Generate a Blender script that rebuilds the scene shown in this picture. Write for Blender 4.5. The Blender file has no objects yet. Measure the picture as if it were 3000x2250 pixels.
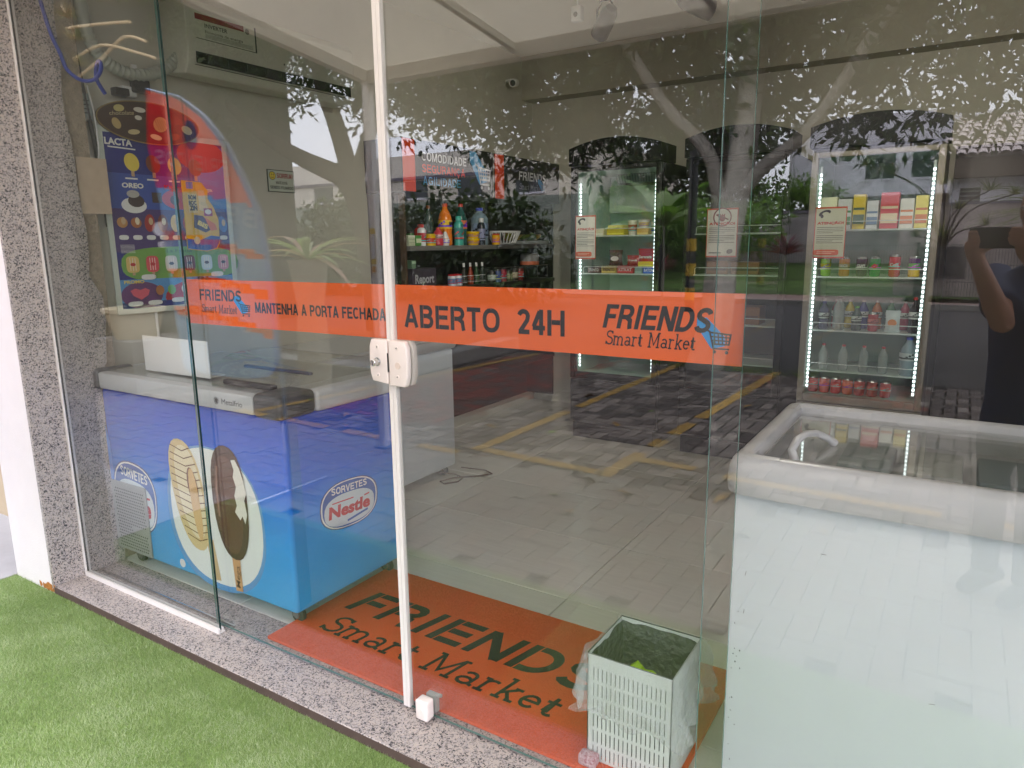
import bpy, bmesh, math, random
import numpy as np
from mathutils import Vector, Matrix, noise as mnoise
R = math.radians
sc = bpy.context.scene
COL = sc.collection

# ------------------------------------------------------------------ camera
CAMP = Vector((1.4186, -1.5742, 1.5))
def _cam():
    yaw, pitch, roll = R(-32.367), R(11.211), R(-0.709)
    cy, sy, cp, sp = math.cos(yaw), math.sin(yaw), math.cos(pitch), math.sin(pitch)
    F = Vector((sy*cp, cy*cp, -sp)); R0 = Vector((cy, -sy, 0)); U0 = R0.cross(F)
    Rt = R0*math.cos(roll) + U0*math.sin(roll); U = -R0*math.sin(roll) + U0*math.cos(roll)
    cam = bpy.data.cameras.new('camera'); o = bpy.data.objects.new('camera', cam); COL.objects.link(o)
    m = Matrix((Rt, U, -F)).transposed().to_4x4(); m.translation = CAMP
    o.matrix_world = m
    cam.sensor_width = 36; cam.lens = 2079.26/3000*36; cam.clip_start = .02; cam.clip_end = 400
    sc.camera = o
    return F, Rt, U
CF, CR, CU = _cam()

# ------------------------------------------------------------------ sky, sun, exposure
w = bpy.data.worlds.new('World'); sc.world = w; w.use_nodes = True
nt = w.node_tree; nt.nodes.clear()
out = nt.nodes.new('ShaderNodeOutputWorld'); bg = nt.nodes.new('ShaderNodeBackground')
sky = nt.nodes.new('ShaderNodeTexSky'); sky.sky_type = 'NISHITA'; sky.sun_disc = False
SUN_EL, SUN_ROT = R(52), R(205)
sky.sun_elevation = SUN_EL; sky.sun_rotation = SUN_ROT; sky.dust_density = 4
mx = nt.nodes.new('ShaderNodeMixRGB'); mx.inputs[0].default_value = .85
mx.inputs[2].default_value = (21.5, 22.0, 25.0, 1)        # even cloud cover over the clear sky
nt.links.new(sky.outputs[0], mx.inputs[1]); nt.links.new(mx.outputs[0], bg.inputs[0])
bg.inputs[1].default_value = .12
nt.links.new(bg.outputs[0], out.inputs[0])
sl = bpy.data.lights.new('sun', 'SUN'); sl.energy = 1.2; sl.angle = R(25); sl.color = (1, .97, .92)
so = bpy.data.objects.new('sun', sl); COL.objects.link(so)
so.rotation_euler = (R(38), 0, R(-155)+math.pi)
sc.view_settings.view_transform = 'Standard'; sc.view_settings.look = 'None'
sc.view_settings.gamma = 1; sc.view_settings.use_curve_mapping = False
sc.view_settings.exposure = 1.10
cy = sc.cycles
cy.use_denoising = True; cy.max_bounces = 10; cy.diffuse_bounces = 4; cy.glossy_bounces = 5
cy.transmission_bounces = 6; cy.transparent_max_bounces = 32
cy.sample_clamp_indirect = 8; cy.caustics_reflective = False; cy.caustics_refractive = False
cy.use_adaptive_sampling = False

# ------------------------------------------------------------------ materials
def S(r, g, b):
    f = lambda c: (c/255/12.92) if c/255 <= .04045 else ((c/255+.055)/1.055)**2.4
    return (f(r), f(g), f(b))
_mc = {}
def M(name, col=(.8, .8, .8), rough=.5, metal=0., noise=None, bump=None, spec=.5, emit=0, tr=0., trans=0.):
    """noise = (scale, amount[, second colour]); bump = (scale, strength, distance)"""
    if name in _mc: return _mc[name]
    m = bpy.data.materials.new(name); m.use_nodes = True; n = m.node_tree.nodes; l = m.node_tree.links
    p = n['Principled BSDF']
    p.inputs['Base Color'].default_value = (*col, 1); p.inputs['Roughness'].default_value = rough
    p.inputs['Metallic'].default_value = metal; p.inputs['Specular IOR Level'].default_value = spec
    if trans: p.inputs['Transmission Weight'].default_value = trans
    if emit:
        p.inputs['Emission Color'].default_value = (*col, 1); p.inputs['Emission Strength'].default_value = emit
    tc = n.new('ShaderNodeTexCoord')
    if noise:
        t = n.new('ShaderNodeTexNoise'); t.inputs['Scale'].default_value = noise[0]; t.inputs['Detail'].default_value = 6
        t.inputs['Roughness'].default_value = .65
        l.new(tc.outputs['Object'], t.inputs['Vector'])
        r = n.new('ShaderNodeMapRange'); r.inputs[1].default_value = .3; r.inputs[2].default_value = .7
        l.new(t.outputs[0], r.inputs[0])
        mxx = n.new('ShaderNodeMixRGB'); l.new(r.outputs[0], mxx.inputs[0])
        c2 = noise[2] if len(noise) > 2 else tuple(c*(1-noise[1]) for c in col)
        mxx.inputs[1].default_value = (*c2, 1); mxx.inputs[2].default_value = (*col, 1)
        l.new(mxx.outputs[0], p.inputs['Base Color'])
    if bump:
        t2 = n.new('ShaderNodeTexNoise'); t2.inputs['Scale'].default_value = bump[0]; t2.inputs['Detail'].default_value = 5
        l.new(tc.outputs['Object'], t2.inputs['Vector'])
        b = n.new('ShaderNodeBump'); b.inputs['Strength'].default_value = bump[1]
        b.inputs['Distance'].default_value = bump[2] if len(bump) > 2 else .005
        l.new(t2.outputs[0], b.inputs['Height']); l.new(b.outputs[0], p.inputs['Normal'])
    if tr:
        o = n['Material Output']; ts = n.new('ShaderNodeBsdfTransparent'); ms = n.new('ShaderNodeMixShader')
        ms.inputs[0].default_value = tr
        l.new(p.outputs[0], ms.inputs[1]); l.new(ts.outputs[0], ms.inputs[2]); l.new(ms.outputs[0], o.inputs['Surface'])
    _mc[name] = m
    return m
def PC(r, g, b, rough=.45):                       # plain printed / plastic colour from sRGB
    return M(f'colour_{int(r)}_{int(g)}_{int(b)}', S(r, g, b), rough)
def glass_mat(name, tint, ior=1.5, dirt=0.0):
    m = bpy.data.materials.new(name); m.use_nodes = True; n = m.node_tree.nodes; l = m.node_tree.links
    n.clear(); o = n.new('ShaderNodeOutputMaterial'); ms = n.new('ShaderNodeMixShader')
    ts = n.new('ShaderNodeBsdfTransparent'); ts.inputs[0].default_value = (*tint, 1)
    gl = n.new('ShaderNodeBsdfGlossy'); gl.inputs['Roughness'].default_value = 0
    fr = n.new('ShaderNodeFresnel'); geo = n.new('ShaderNodeNewGeometry')
    mr = n.new('ShaderNodeMapRange'); mr.inputs[3].default_value = ior; mr.inputs[4].default_value = 1/ior
    l.new(geo.outputs['Backfacing'], mr.inputs[0]); l.new(mr.outputs[0], fr.inputs[0])
    l.new(fr.outputs[0], ms.inputs[0]); l.new(ts.outputs[0], ms.inputs[1]); l.new(gl.outputs[0], ms.inputs[2])
    if dirt:
        # faint dust film and wipe marks on the pane
        df = n.new('ShaderNodeBsdfDiffuse'); df.inputs[0].default_value = (.7, .7, .68, 1)
        tc = n.new('ShaderNodeTexCoord'); mp = n.new('ShaderNodeMapping'); mp.inputs['Scale'].default_value = (3, 3, .6)
        tx = n.new('ShaderNodeTexNoise'); tx.inputs['Scale'].default_value = 3; tx.inputs['Detail'].default_value = 8
        l.new(tc.outputs['Object'], mp.inputs[0]); l.new(mp.outputs[0], tx.inputs['Vector'])
        rr = n.new('ShaderNodeMapRange'); rr.inputs[1].default_value = .42; rr.inputs[2].default_value = .8
        rr.inputs[3].default_value = dirt*.3; rr.inputs[4].default_value = dirt*2
        l.new(tx.outputs[0], rr.inputs[0])
        m2 = n.new('ShaderNodeMixShader'); l.new(rr.outputs[0], m2.inputs[0])
        l.new(ms.outputs[0], m2.inputs[1]); l.new(df.outputs[0], m2.inputs[2]); l.new(m2.outputs[0], o.inputs[0])
    else:
        l.new(ms.outputs[0], o.inputs[0])
    return m
GLASS = glass_mat('clear_green_glass', (.965, .975, .965), 1.69, .003)
GLASS2 = glass_mat('cooler_glass', (.97, .98, .97), 1.45)
GEDGE = M('glass_edge', S(24, 52, 48), .15)
GEDGE2 = M('glass_edge_pale', S(92, 132, 124), .2)
WHITEM = M('white_powder_coat', S(236, 230, 226), .35, noise=(9, .05))
WHITEP = M('white_plastic', S(235, 235, 232), .3)
BLACKP = M('black_plastic', S(28, 28, 30), .4)
CHROME = M('brushed_steel', (.6, .6, .6), .25, 1)
def granite(name, base, dark, warm, scale=1.):
    m = M(name, base, .35); n = m.node_tree.nodes; l = m.node_tree.links; p = n['Principled BSDF']
    tc = [x for x in n if x.type == 'TEX_COORD'][0]
    nz = n.new('ShaderNodeTexNoise'); nz.inputs['Scale'].default_value = 70; nz.inputs['Detail'].default_value = 2; l.new(tc.outputs['Object'], nz.inputs['Vector'])
    va = n.new('ShaderNodeVectorMath'); va.operation = 'SCALE'; va.inputs[3].default_value = .022; l.new(nz.outputs['Color'], va.inputs[0])
    vb = n.new('ShaderNodeVectorMath'); vb.operation = 'ADD'; l.new(tc.outputs['Object'], vb.inputs[0]); l.new(va.outputs[0], vb.inputs[1])
    vo = n.new('ShaderNodeTexVoronoi'); vo.inputs['Scale'].default_value = 230*scale; l.new(vb.outputs[0], vo.inputs['Vector'])
    big = n.new('ShaderNodeTexNoise'); big.inputs['Scale'].default_value = 11; big.inputs['Detail'].default_value = 4; l.new(tc.outputs['Object'], big.inputs['Vector'])
    sx = n.new('ShaderNodeSeparateColor'); l.new(vo.outputs['Color'], sx.inputs[0])
    mm = n.new('ShaderNodeMath'); mm.operation = 'MULTIPLY_ADD'; l.new(big.outputs[0], mm.inputs[0]); mm.inputs[1].default_value = .5; l.new(sx.outputs[0], mm.inputs[2])
    cr = n.new('ShaderNodeValToRGB'); l.new(mm.outputs[0], cr.inputs[0]); e = cr.color_ramp.elements; cr.color_ramp.interpolation = 'CONSTANT'
    md = tuple(c*.48 for c in base)
    st = [(0, dark), (.40, md), (.56, tuple(c*.72 for c in base)), (.72, base), (1.0, warm), (1.2, base)]
    e[0].position = 0; e[0].color = (*dark, 1); e[1].position = .38; e[1].color = (*md, 1)
    for pos, c in ((.50, tuple(c*.70 for c in base)), (.64, base), (.88, warm)):
        k = e.new(pos); k.color = (*c, 1)
    l.new(cr.outputs[0], p.inputs['Base Color'])
    return m
GRAN = granite('pink_grey_granite', S(176, 168, 166), S(62, 60, 62), S(188, 176, 168))
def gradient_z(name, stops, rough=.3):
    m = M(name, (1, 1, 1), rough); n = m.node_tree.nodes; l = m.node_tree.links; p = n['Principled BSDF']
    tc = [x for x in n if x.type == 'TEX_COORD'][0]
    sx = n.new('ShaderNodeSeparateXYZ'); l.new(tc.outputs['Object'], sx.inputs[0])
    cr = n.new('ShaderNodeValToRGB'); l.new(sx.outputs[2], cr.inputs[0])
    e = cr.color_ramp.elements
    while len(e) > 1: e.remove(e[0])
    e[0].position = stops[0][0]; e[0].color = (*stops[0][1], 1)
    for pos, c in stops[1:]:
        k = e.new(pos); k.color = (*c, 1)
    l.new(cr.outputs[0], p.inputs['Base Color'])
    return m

# ------------------------------------------------------------------ mesh builder
W = {}
def wloc(p): return W.get(p.name, Vector((0, 0, 0))) if p else Vector((0, 0, 0))
def props(o, label=None, cat=None, group=None, kind=None):
    if label: o['label'] = label
    if cat: o['category'] = cat
    if group: o['group'] = group
    if kind: o['kind'] = kind
    return o
def thing(name, label, cat, loc, group=None, rz=0):
    o = bpy.data.objects.new(name, None); COL.objects.link(o); o.location = loc; o.rotation_euler = (0, 0, rz)
    o.empty_display_size = .05
    W[o.name] = Vector(loc)
    return props(o, label, cat, group)
class MB:
    def __init__(s): s.v = []; s.f = []; s.mi = []; s.mats = []; s.sm = []
    def m(s, mat):
        if mat is None: return 0
        if mat not in s.mats: s.mats.append(mat)
        return s.mats.index(mat)
    def add(s, vs, fs, mat=None, smooth=False):
        b = len(s.v); s.v += [tuple(x) for x in vs]; k = s.m(mat)
        for f in fs: s.f.append(tuple(b+i for i in f)); s.mi.append(k); s.sm.append(smooth)
        return s
    def box(s, x0, x1, y0, y1, z0, z1, mat=None, skip=()):
        x0, x1 = sorted((x0, x1)); y0, y1 = sorted((y0, y1)); z0, z1 = sorted((z0, z1))
        vs = [(x0,y0,z0),(x1,y0,z0),(x1,y1,z0),(x0,y1,z0),(x0,y0,z1),(x1,y0,z1),(x1,y1,z1),(x0,y1,z1)]
        fs = {'-z':(0,3,2,1),'+z':(4,5,6,7),'-y':(0,1,5,4),'+x':(1,2,6,5),'+y':(2,3,7,6),'-x':(3,0,4,7)}
        return s.add(vs, [f for k, f in fs.items() if k not in skip], mat)
    def bbox(s, x0, x1, y0, y1, z0, z1, r=.01, mat=None, seg=2):     # bevelled box
        bm = bmesh.new(); bmesh.ops.create_cube(bm, size=1)
        for v in bm.verts:
            v.co = Vector(((x0+x1)/2+v.co.x*(x1-x0), (y0+y1)/2+v.co.y*(y1-y0), (z0+z1)/2+v.co.z*(z1-z0)))
        bmesh.ops.bevel(bm, geom=list(bm.edges), offset=r, segments=seg, affect='EDGES', profile=.5)
        bm.verts.index_update()
        s.add([v.co[:] for v in bm.verts], [[v.index for v in f.verts] for f in bm.faces], mat, True); bm.free()
        return s
    def tube(s, pts, r, mat=None, n=8, closed=False, cap=True):
        pts = [Vector(p) for p in pts]; rs = r if isinstance(r, (list, tuple)) else [r]*len(pts)
        N = len(pts); ring = []; vs = []; prev = None
        for i, p in enumerate(pts):
            if closed: t = pts[(i+1) % N]-pts[i-1]
            else: t = pts[min(i+1, N-1)]-pts[max(i-1, 0)]
            t.normalize()
            if prev is None:
                a = Vector((0, 0, 1)) if abs(t.z) < .9 else Vector((1, 0, 0)); u = t.cross(a).normalized()
            else:
                u = (prev-t*prev.dot(t)); u = u.normalized() if u.length > 1e-6 else t.orthogonal().normalized()
            prev = u; v_ = t.cross(u)
            for k in range(n):
                a = 2*math.pi*k/n; vs.append(p+(u*math.cos(a)+v_*math.sin(a))*rs[i])
        fs = []
        for i in range(N if closed else N-1):
            j = (i+1) % N
            for k in range(n): fs.append((i*n+k, i*n+(k+1) % n, j*n+(k+1) % n, j*n+k))
        if cap and not closed:
            fs.append(tuple(range(n-1, -1, -1))); fs.append(tuple((N-1)*n+k for k in range(n)))
        return s.add(vs, fs, mat, True)
    def lathe(s, prof, c=(0, 0, 0), n=16, mat=None, axis='z', caps=True, sx=1, sy=1):
        vs = []
        for r, z in prof:
            for k in range(n):
                a = 2*math.pi*k/n; x, y = math.cos(a)*r*sx, math.sin(a)*r*sy
                vs.append({'z': (x, y, z), 'y': (x, -z, y), 'x': (z, x, y)}[axis])
        vs = [(a+c[0], b+c[1], d+c[2]) for a, b, d in vs]
        fs = []
        for i in range(len(prof)-1):
            for k in range(n): fs.append((i*n+k, i*n+(k+1) % n, (i+1)*n+(k+1) % n, (i+1)*n+k))
        if caps:
            fs.append(tuple(range(n-1, -1, -1))); fs.append(tuple((len(prof)-1)*n+k for k in range(n)))
        return s.add(vs, fs, mat, True)
    def prism(s, poly, o, u, v, d, mat=None, smooth=False):    # 2D polygon in plane o,u,v pushed along vector d
        o, u, v, d = map(Vector, (o, u, v, d)); n = len(poly)
        a = [o+u*p[0]+v*p[1] for p in poly]; b = [p+d for p in a]
        fs = [tuple(range(n)), tuple(range(2*n-1, n-1, -1))]+[(i, n+i, n+(i+1) % n, (i+1) % n) for i in range(n)]
        return s.add(a+b, fs, mat, smooth)
    def build(s, name, mat=None, parent=None, loc=None, smooth=None, **kw):
        me = bpy.data.meshes.new(name)
        off = wloc(parent) if parent else (Vector(loc) if loc else Vector((0, 0, 0)))
        me.from_pydata([(a-off.x, b-off.y, c-off.z) for a, b, c in s.v], [], s.f)
        if mat is not None and not s.mats: me.materials.append(mat)
        else:
            for k in s.mats: me.materials.append(k)
            me.polygons.foreach_set('material_index', s.mi)
        me.polygons.foreach_set('use_smooth', s.sm if smooth is None else [smooth]*len(s.f))
        me.update()
        o = bpy.data.objects.new(name, me); COL.objects.link(o)
        if parent: o.parent = parent; W[o.name] = Vector(off)
        else: o.location = off; W[o.name] = Vector(off)
        if any(s.sm) and smooth is None:
            try: me.set_sharp_from_angle(angle=R(40))
            except Exception: pass
        return props(o, **kw)
def box1(name, mat, parent, x0, x1, y0, y1, z0, z1, r=0, **kw):
    b = MB()
    if r: b.bbox(x0, x1, y0, y1, z0, z1, r)
    else: b.box(x0, x1, y0, y1, z0, z1)
    return b.build(name, mat, parent, **kw)
def dup(o, parent=None, loc=None, rz=None, name=None):
    c = o.copy(); COL.objects.link(c)
    if name: c.name = name
    c.parent = parent
    if loc is not None: c.location = loc
    if rz is not None: c.rotation_euler = (0, 0, rz)
    for ch in list(o.children): dup(ch, c)
    return c

# ------------------------------------------------------------------ flat print (lettering, posters)
_tc = {}
def text2d(t, bold=0., res=3):
    k = (t, bold, res)
    if k in _tc: return _tc[k]
    c = bpy.data.curves.new('lettering', 'FONT'); c.body = t; c.offset = bold; c.resolution_u = res
    o = bpy.data.objects.new('lettering', c); COL.objects.link(o)
    me = o.to_mesh(); vs = [(v.co.x, v.co.y) for v in me.vertices]; fs = [tuple(p.vertices) for p in me.polygons]
    o.to_mesh_clear(); bpy.data.objects.remove(o); bpy.data.curves.remove(c)
    x0 = min(v[0] for v in vs); x1 = max(v[0] for v in vs); vs = [((x-x0)/(x1-x0), y/.69) for x, y in vs]
    _tc[k] = (vs, fs); return _tc[k]
def arc(cx, cy, rx, ry, a0, a1, n=8):
    return [(cx+rx*math.cos(R(a0+(a1-a0)*i/n)), cy+ry*math.sin(R(a0+(a1-a0)*i/n))) for i in range(n+1)]
# slab-serif letters as strokes; x height .62, cap height 1; (width, strokes)
SLAB = {
 'S': (.62, [arc(.33,.75,.24,.22,25,270,9)+arc(.33,.27,.26,.25,90,-155,9), [(.55,.98),(.55,.78)], [(.06,.02),(.06,.24)]]),
 'm': (1.0, [[(.02,.62),(.14,.62),(.14,0)], [(.03,0),(.25,0)], arc(.30,.42,.16,.18,180,0,6)+[(.46,0)], [(.36,0),(.57,0)], arc(.64,.42,.18,.18,180,0,6)+[(.82,0)], [(.72,0),(.95,0)]]),
 'a': (.62, [arc(.28,.42,.18,.18,150,0,6)+[(.46,.06),(.58,.02)], arc(.27,.17,.19,.16,0,360,10)]),
 'r': (.52, [[(.02,.62),(.15,.62),(.15,0)], [(.03,0),(.30,0)], arc(.33,.42,.18,.18,180,50,5)]),
 't': (.46, [[(.18,.86),(.18,.14)]+arc(.30,.14,.12,.12,180,320,4), [(.02,.60),(.38,.60)]]),
 'M': (1.05, [[(.02,.98),(.18,.98),(.50,.15),(.82,.98),(.98,.98)], [(.16,.98),(.16,0)], [(.84,.98),(.84,0)], [(.03,0),(.30,0)], [(.70,0),(.97,0)]]),
 'k': (.64, [[(.02,.98),(.15,.98),(.15,0)], [(.03,0),(.27,0)], [(.15,.22),(.46,.60)], [(.36,.60),(.58,.60)], [(.26,.36),(.50,0)], [(.40,0),(.62,0)]]),
 'e': (.58, [[(.09,.33),(.48,.33)]+arc(.28,.31,.20,.27,5,320,12)]),
 ' ': (.4, []), }
# heavy grotesque capitals as strokes on a unit cap height, drawn with butt ends
_a = .095
def _o(w, y0=_a, y1=1-_a, a0=90, a1=450, x0=None, n=18): 
    cx, rx, cyy, ry = w/2, w/2-_a, (y0+y1)/2, (y1-y0)/2; out = []
    for i in range(n+1):
        t = R(a0+(a1-a0)*i/n); c, s_ = math.cos(t), math.sin(t); out.append((cx+rx*math.copysign(abs(c)**.85, c), cyy+ry*math.copysign(abs(s_)**.85, s_)))
    return out
HEAVY = {
 'F': (.60, [[(_a, 0), (_a, 1)], [(_a*2, 1-_a), (.58, 1-_a)], [(_a*2, .50), (.53, .50)]]),
 'E': (.66, [[(_a, 0), (_a, 1)], [(_a*2, 1-_a), (.63, 1-_a)], [(_a*2, .51), (.59, .51)], [(_a*2, _a), (.65, _a)]]),
 'R': (.70, [[(_a, 0), (_a, 1)], [(_a*2, 1-_a), (.40, 1-_a)]+arc(.40, .705, .18, .20, 80, -80, 6)+[(.40, .505-_a*.2), (_a*2, .505-_a*.2)], [(.40, .47), (.56, .36), (.59, .14), (.62, 0)]]),
 'P': (.66, [[(_a, 0), (_a, 1)], [(_a*2, 1-_a), (.38, 1-_a)]+arc(.38, .69, .18, .215, 80, -80, 6)+[(.38, .475), (_a*2, .475)]]),
 'B': (.70, [[(_a, 0), (_a, 1)], [(_a*2, 1-_a), (.38, 1-_a)]+arc(.38, .72, .17, .185, 80, -80, 6)+[(.38, .535), (_a*2, .535)], [(.38, .515)]+arc(.40, .305, .19, .21, 80, -80, 6)+[(.40, _a), (_a*2, _a)]]),
 'I': (.30, [[(.15, 0), (.15, 1)]]),
 'N': (.73, [[(_a, 0), (_a, 1)], [(.73-_a, 0), (.73-_a, 1)], [(_a*1.1, .97), (.73-_a*1.1, .03)]]),
 'D': (.72, [[(_a, 0), (_a, 1)], [(_a*2, 1-_a), (.32, 1-_a)]+arc(.32, .5, .305, .405, 85, -85, 12)+[(.32, _a), (_a*2, _a)]]),
 'S': (.67, [arc(.335, .72, .235, .185, 10, 250, 9)+arc(.335, .285, .24, .19, 70, -170, 9)]),
 'A': (.74, [[(.095, 0), (.365, 1)], [(.645, 0), (.375, 1)], [(.20, .30), (.54, .30)]]),
 'T': (.64, [[(.32, 0), (.32, 1-_a*2)], [(.01, 1-_a), (.63, 1-_a)]]),
 'O': (.78, [_o(.78)]), 'C': (.74, [_o(.74, a0=42, a1=318)]),
 'G': (.77, [_o(.77, a0=42, a1=345), [(.40, .46), (.76, .46)], [(.68, .38), (.68, .02)]]),
 'H': (.73, [[(_a, 0), (_a, 1)], [(.73-_a, 0), (.73-_a, 1)], [(_a*2, .53), (.73-_a*2, .53)]]),
 'M': (.86, [[(_a, 0), (_a, 1)], [(.86-_a, 0), (.86-_a, 1)], [(.13, .97), (.43, .06)], [(.73, .97), (.43, .06)]]),
 'U': (.73, [[(_a, 1), (_a, .36)]+arc(.365, .36, .27, .265, 190, 350, 9)+[(.73-_a, .36), (.73-_a, 1)]]),
 'L': (.60, [[(_a, 0), (_a, 1)], [(_a*2, _a), (.58, _a)]]), 'V': (.70, [[(.08, 1), (.34, 0)], [(.62, 1), (.36, 0)]]),
 'Z': (.64, [[(.04, 1-_a), (.52, 1-_a)], [(.04, _a), (.62, _a)], [(.50, .87), (.12, .13)]]),
 '2': (.56, [arc(.28, .72, .19, .185, 170, -20, 8)+[(.44, .56), (.14, .12)], [(.06, _a), (.53, _a)]]),
 '4': (.58, [[(.40, 0), (.40, 1)], [(.34, .93), (.08, .32)], [(.04, .28), (.56, .28)]]),
 '!': (.28, [[(.14, .28), (.14, 1)], [(.14, 0), (.14, .17)]]), ' ': (.32, []), }
HEAVY['Á'] = (.74, HEAVY['A'][1]+[[(.34, 1.06), (.46, 1.24)]]); HEAVY['Ê'] = (.66, HEAVY['E'][1]+[[(.20, 1.06), (.33, 1.2), (.46, 1.06)]])
HEAVY['Ç'] = (.74, HEAVY['C'][1]+[[(.38, 0), (.42, -.10), (.32, -.18)]])
def stroke_poly(pts, wd, closed=False):
    """one quad per segment, mitred"""
    P = [Vector(p) for p in pts]; n = len(P); L = []; Rr = []
    for i in range(n):
        d0 = (P[i]-P[i-1]) if i > 0 else (P[1]-P[0]); d1 = (P[i+1]-P[i]) if i < n-1 else (P[i]-P[i-1])
        d0.normalize(); d1.normalize(); t = (d0+d1)
        t = t.normalized() if t.length > .3 else d1
        nn = Vector((-t.y, t.x)); k = wd/2/max(.5, abs(nn.dot(Vector((-d1.y, d1.x)))))
        L.append(P[i]+nn*k); Rr.append(P[i]-nn*k)
    return L, Rr
class Print:
    """flat layers on a real surface: origin o, reading direction u, up v (unit vectors)"""
    def __init__(s, o, u, v, eps=.00035, n0=.0006, curve=None):
        s.o, s.u, s.v = map(Vector, (o, u, v)); s.n = s.u.cross(s.v).normalized(); s.k = n0; s.e = eps
        s.mb = MB(); s.curve = curve
    def P(s, x, y):
        if s.curve: return s.curve(x, y, s.k)
        return s.o+s.u*x+s.v*y+s.n*s.k
    def poly(s, pts, mat):
        s.mb.add([s.P(*p) for p in pts], [tuple(range(len(pts)))], mat); s.k += s.e
    def rect(s, x0, y0, x1, y1, mat): s.poly([(x0,y0),(x1,y0),(x1,y1),(x0,y1)], mat)
    def ell(s, cx, cy, rx, ry, mat, n=24, rot=0, p=2.0):
        c, q = math.cos(R(rot)), math.sin(R(rot)); pts = []
        for i in range(n):
            a = 2*math.pi*i/n; ca, sa = math.cos(a), math.sin(a)
            x = rx*math.copysign(abs(ca)**(2/p), ca); y = ry*math.copysign(abs(sa)**(2/p), sa)
            pts.append((cx+x*c-y*q, cy+x*q+y*c))
        s.poly(pts, mat)
    def line(s, pts, wd, mat):
        L, Q = stroke_poly(pts, wd); n = len(L); vs = [s.P(*p) for p in L]+[s.P(*p) for p in Q]
        s.mb.add(vs, [(n+i, n+i+1, i+1, i) for i in range(n-1)], mat); s.k += s.e
    def text(s, t, x, y, wd, h, mat, bold=.02, shear=0., rot=0):
        vs, fs = text2d(t, bold); c, q = math.cos(R(rot)), math.sin(R(rot)); P = []
        for a, b in vs:
            X, Y = a*wd+b*h*shear, b*h; P.append(s.P(x+X*c-Y*q, y+X*q+Y*c))
        s.mb.add(P, fs, mat); s.k += s.e
    def slab(s, t, x, y, wd, h, mat, weight=.11, shear=0.):
        tot = sum(SLAB[c][0] for c in t); sx = wd/tot; cx = 0
        for c in t:
            for i, st in enumerate(SLAB[c][1]):
                pts = [((cx+a)*sx+b*h*shear+x, b*h+y) for a, b in st]
                L, Q = stroke_poly(pts, weight*h); n = len(L); kk = s.k; s.k += i*2e-5
                vs = [s.P(*p) for p in L]+[s.P(*p) for p in Q]; s.k = kk
                s.mb.add(vs, [(n+j, n+j+1, j+1, j) for j in range(n-1)], mat)
            cx += SLAB[c][0]
        s.k += s.e
    def heavy(s, t, x, y, wd, h, mat, weight=.185, shear=0., rot=0, gap=.07):
        tot = sum(HEAVY[c][0]+gap for c in t)-gap; sx = wd/tot; cx = 0; c_, q_ = math.cos(R(rot)), math.sin(R(rot))
        for c in t:
            for i, st in enumerate(HEAVY[c][1]):
                L, Q = stroke_poly([(a*sx/h, b) for a, b in st], weight*min(1, sx/h*1.08)); kk = s.k; s.k += i*2e-5; vs = []
                for p_ in L+Q:
                    X, Y = cx*sx+p_[0]*h+p_[1]*h*shear, p_[1]*h; vs.append(s.P(x+X*c_-Y*q_, y+X*q_+Y*c_))
                s.k = kk; n = len(L); s.mb.add(vs, [(n+j, n+j+1, j+1, j) for j in range(n-1)], mat)
            cx += HEAVY[c][0]+gap
        s.k += s.e
    def cart(s, x, y, wd, h, mat, blue=None):
        if blue: s.poly([(x-.55*wd, y+1.55*h), (x-.1*wd, y+1.55*h), (x+.75*wd, y+.75*h), (x+.75*wd, y+.35*h), (x+.15*wd, y+.2*h), (x-.55*wd, y+1.15*h)], blue)
        t = h*.06
        s.line([(x-.12*wd, y+1.05*h), (x+.05*wd, y+.95*h), (x+.25*wd, y+.22*h), (x+.95*wd, y+.22*h)], t*1.3, mat)
        s.line([(x+.07*wd, y+.92*h), (x+wd, y+.85*h), (x+.93*wd, y+.42*h), (x+.2*wd, y+.42*h)], t*1.3, mat)
        for i in (1, 2, 3, 4): s.line([(x+(.07+.18*i)*wd, y+.9*h), (x+(.14+.17*i)*wd, y+.42*h)], t, mat)
        for i in (1, 2): s.line([(x+.12*wd, y+(.42+.16*i)*h), (x+.96*wd, y+(.42+.15*i)*h)], t, mat)
        s.ell(x+.3*wd, y+.08*h, .08*wd, .08*h, mat, 10); s.ell(x+.85*wd, y+.08*h, .08*wd, .08*h, mat, 10)
    def build(s, name, parent=None, **kw): return s.mb.build(name, None, parent, smooth=False, **kw)
random.seed(7)
XA, YA, ZA = Vector((1, 0, 0)), Vector((0, 1, 0)), Vector((0, 0, 1))
# ================================================================== the building shell
WALLI = M('interior_wall_paint', S(208, 204, 187), .8, noise=(2.2, .12), bump=(40, .15, .003))
WALLB = M('upper_band_tone', S(184, 179, 163), .8, noise=(3, .15))
CEIL = M('ceiling_paint', S(240, 237, 226), .85, noise=(2, .08))
STUCCO = M('white_stucco', S(240, 234, 234), .85, noise=(5, .05), bump=(170, .5, .004))
BEIGEW = M('beige_render', S(196, 178, 150), .85, noise=(6, .1), bump=(60, .3, .004))
def structure(name, mb, mat=None): return mb.build(name, mat, None, kind='structure')
b = MB(); b.box(-2.2, -2.05, .02, 4.5, -.2, 3.1); structure('left_wall', b, WALLI)
b = MB(); b.box(-2.2, 3.4, 4.3, 4.45, -.2, 3.1); structure('back_wall', b, WALLI)
b = MB(); b.box(-2.05, 3.25, 4.12, 4.3, 2.74, 3.1); structure('upper_wall_band', b, WALLB)  # upper band of the back wall, a little darker than the wall below
b = MB(); b.box(3.25, 3.4, .1, 4.3, -.2, 3.1); structure('right_wall', b, WALLI)
b = MB(); b.box(-2.3, 3.4, -.17, 4.45, 3.1, 3.3); structure('ceiling', b, CEIL)
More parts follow.
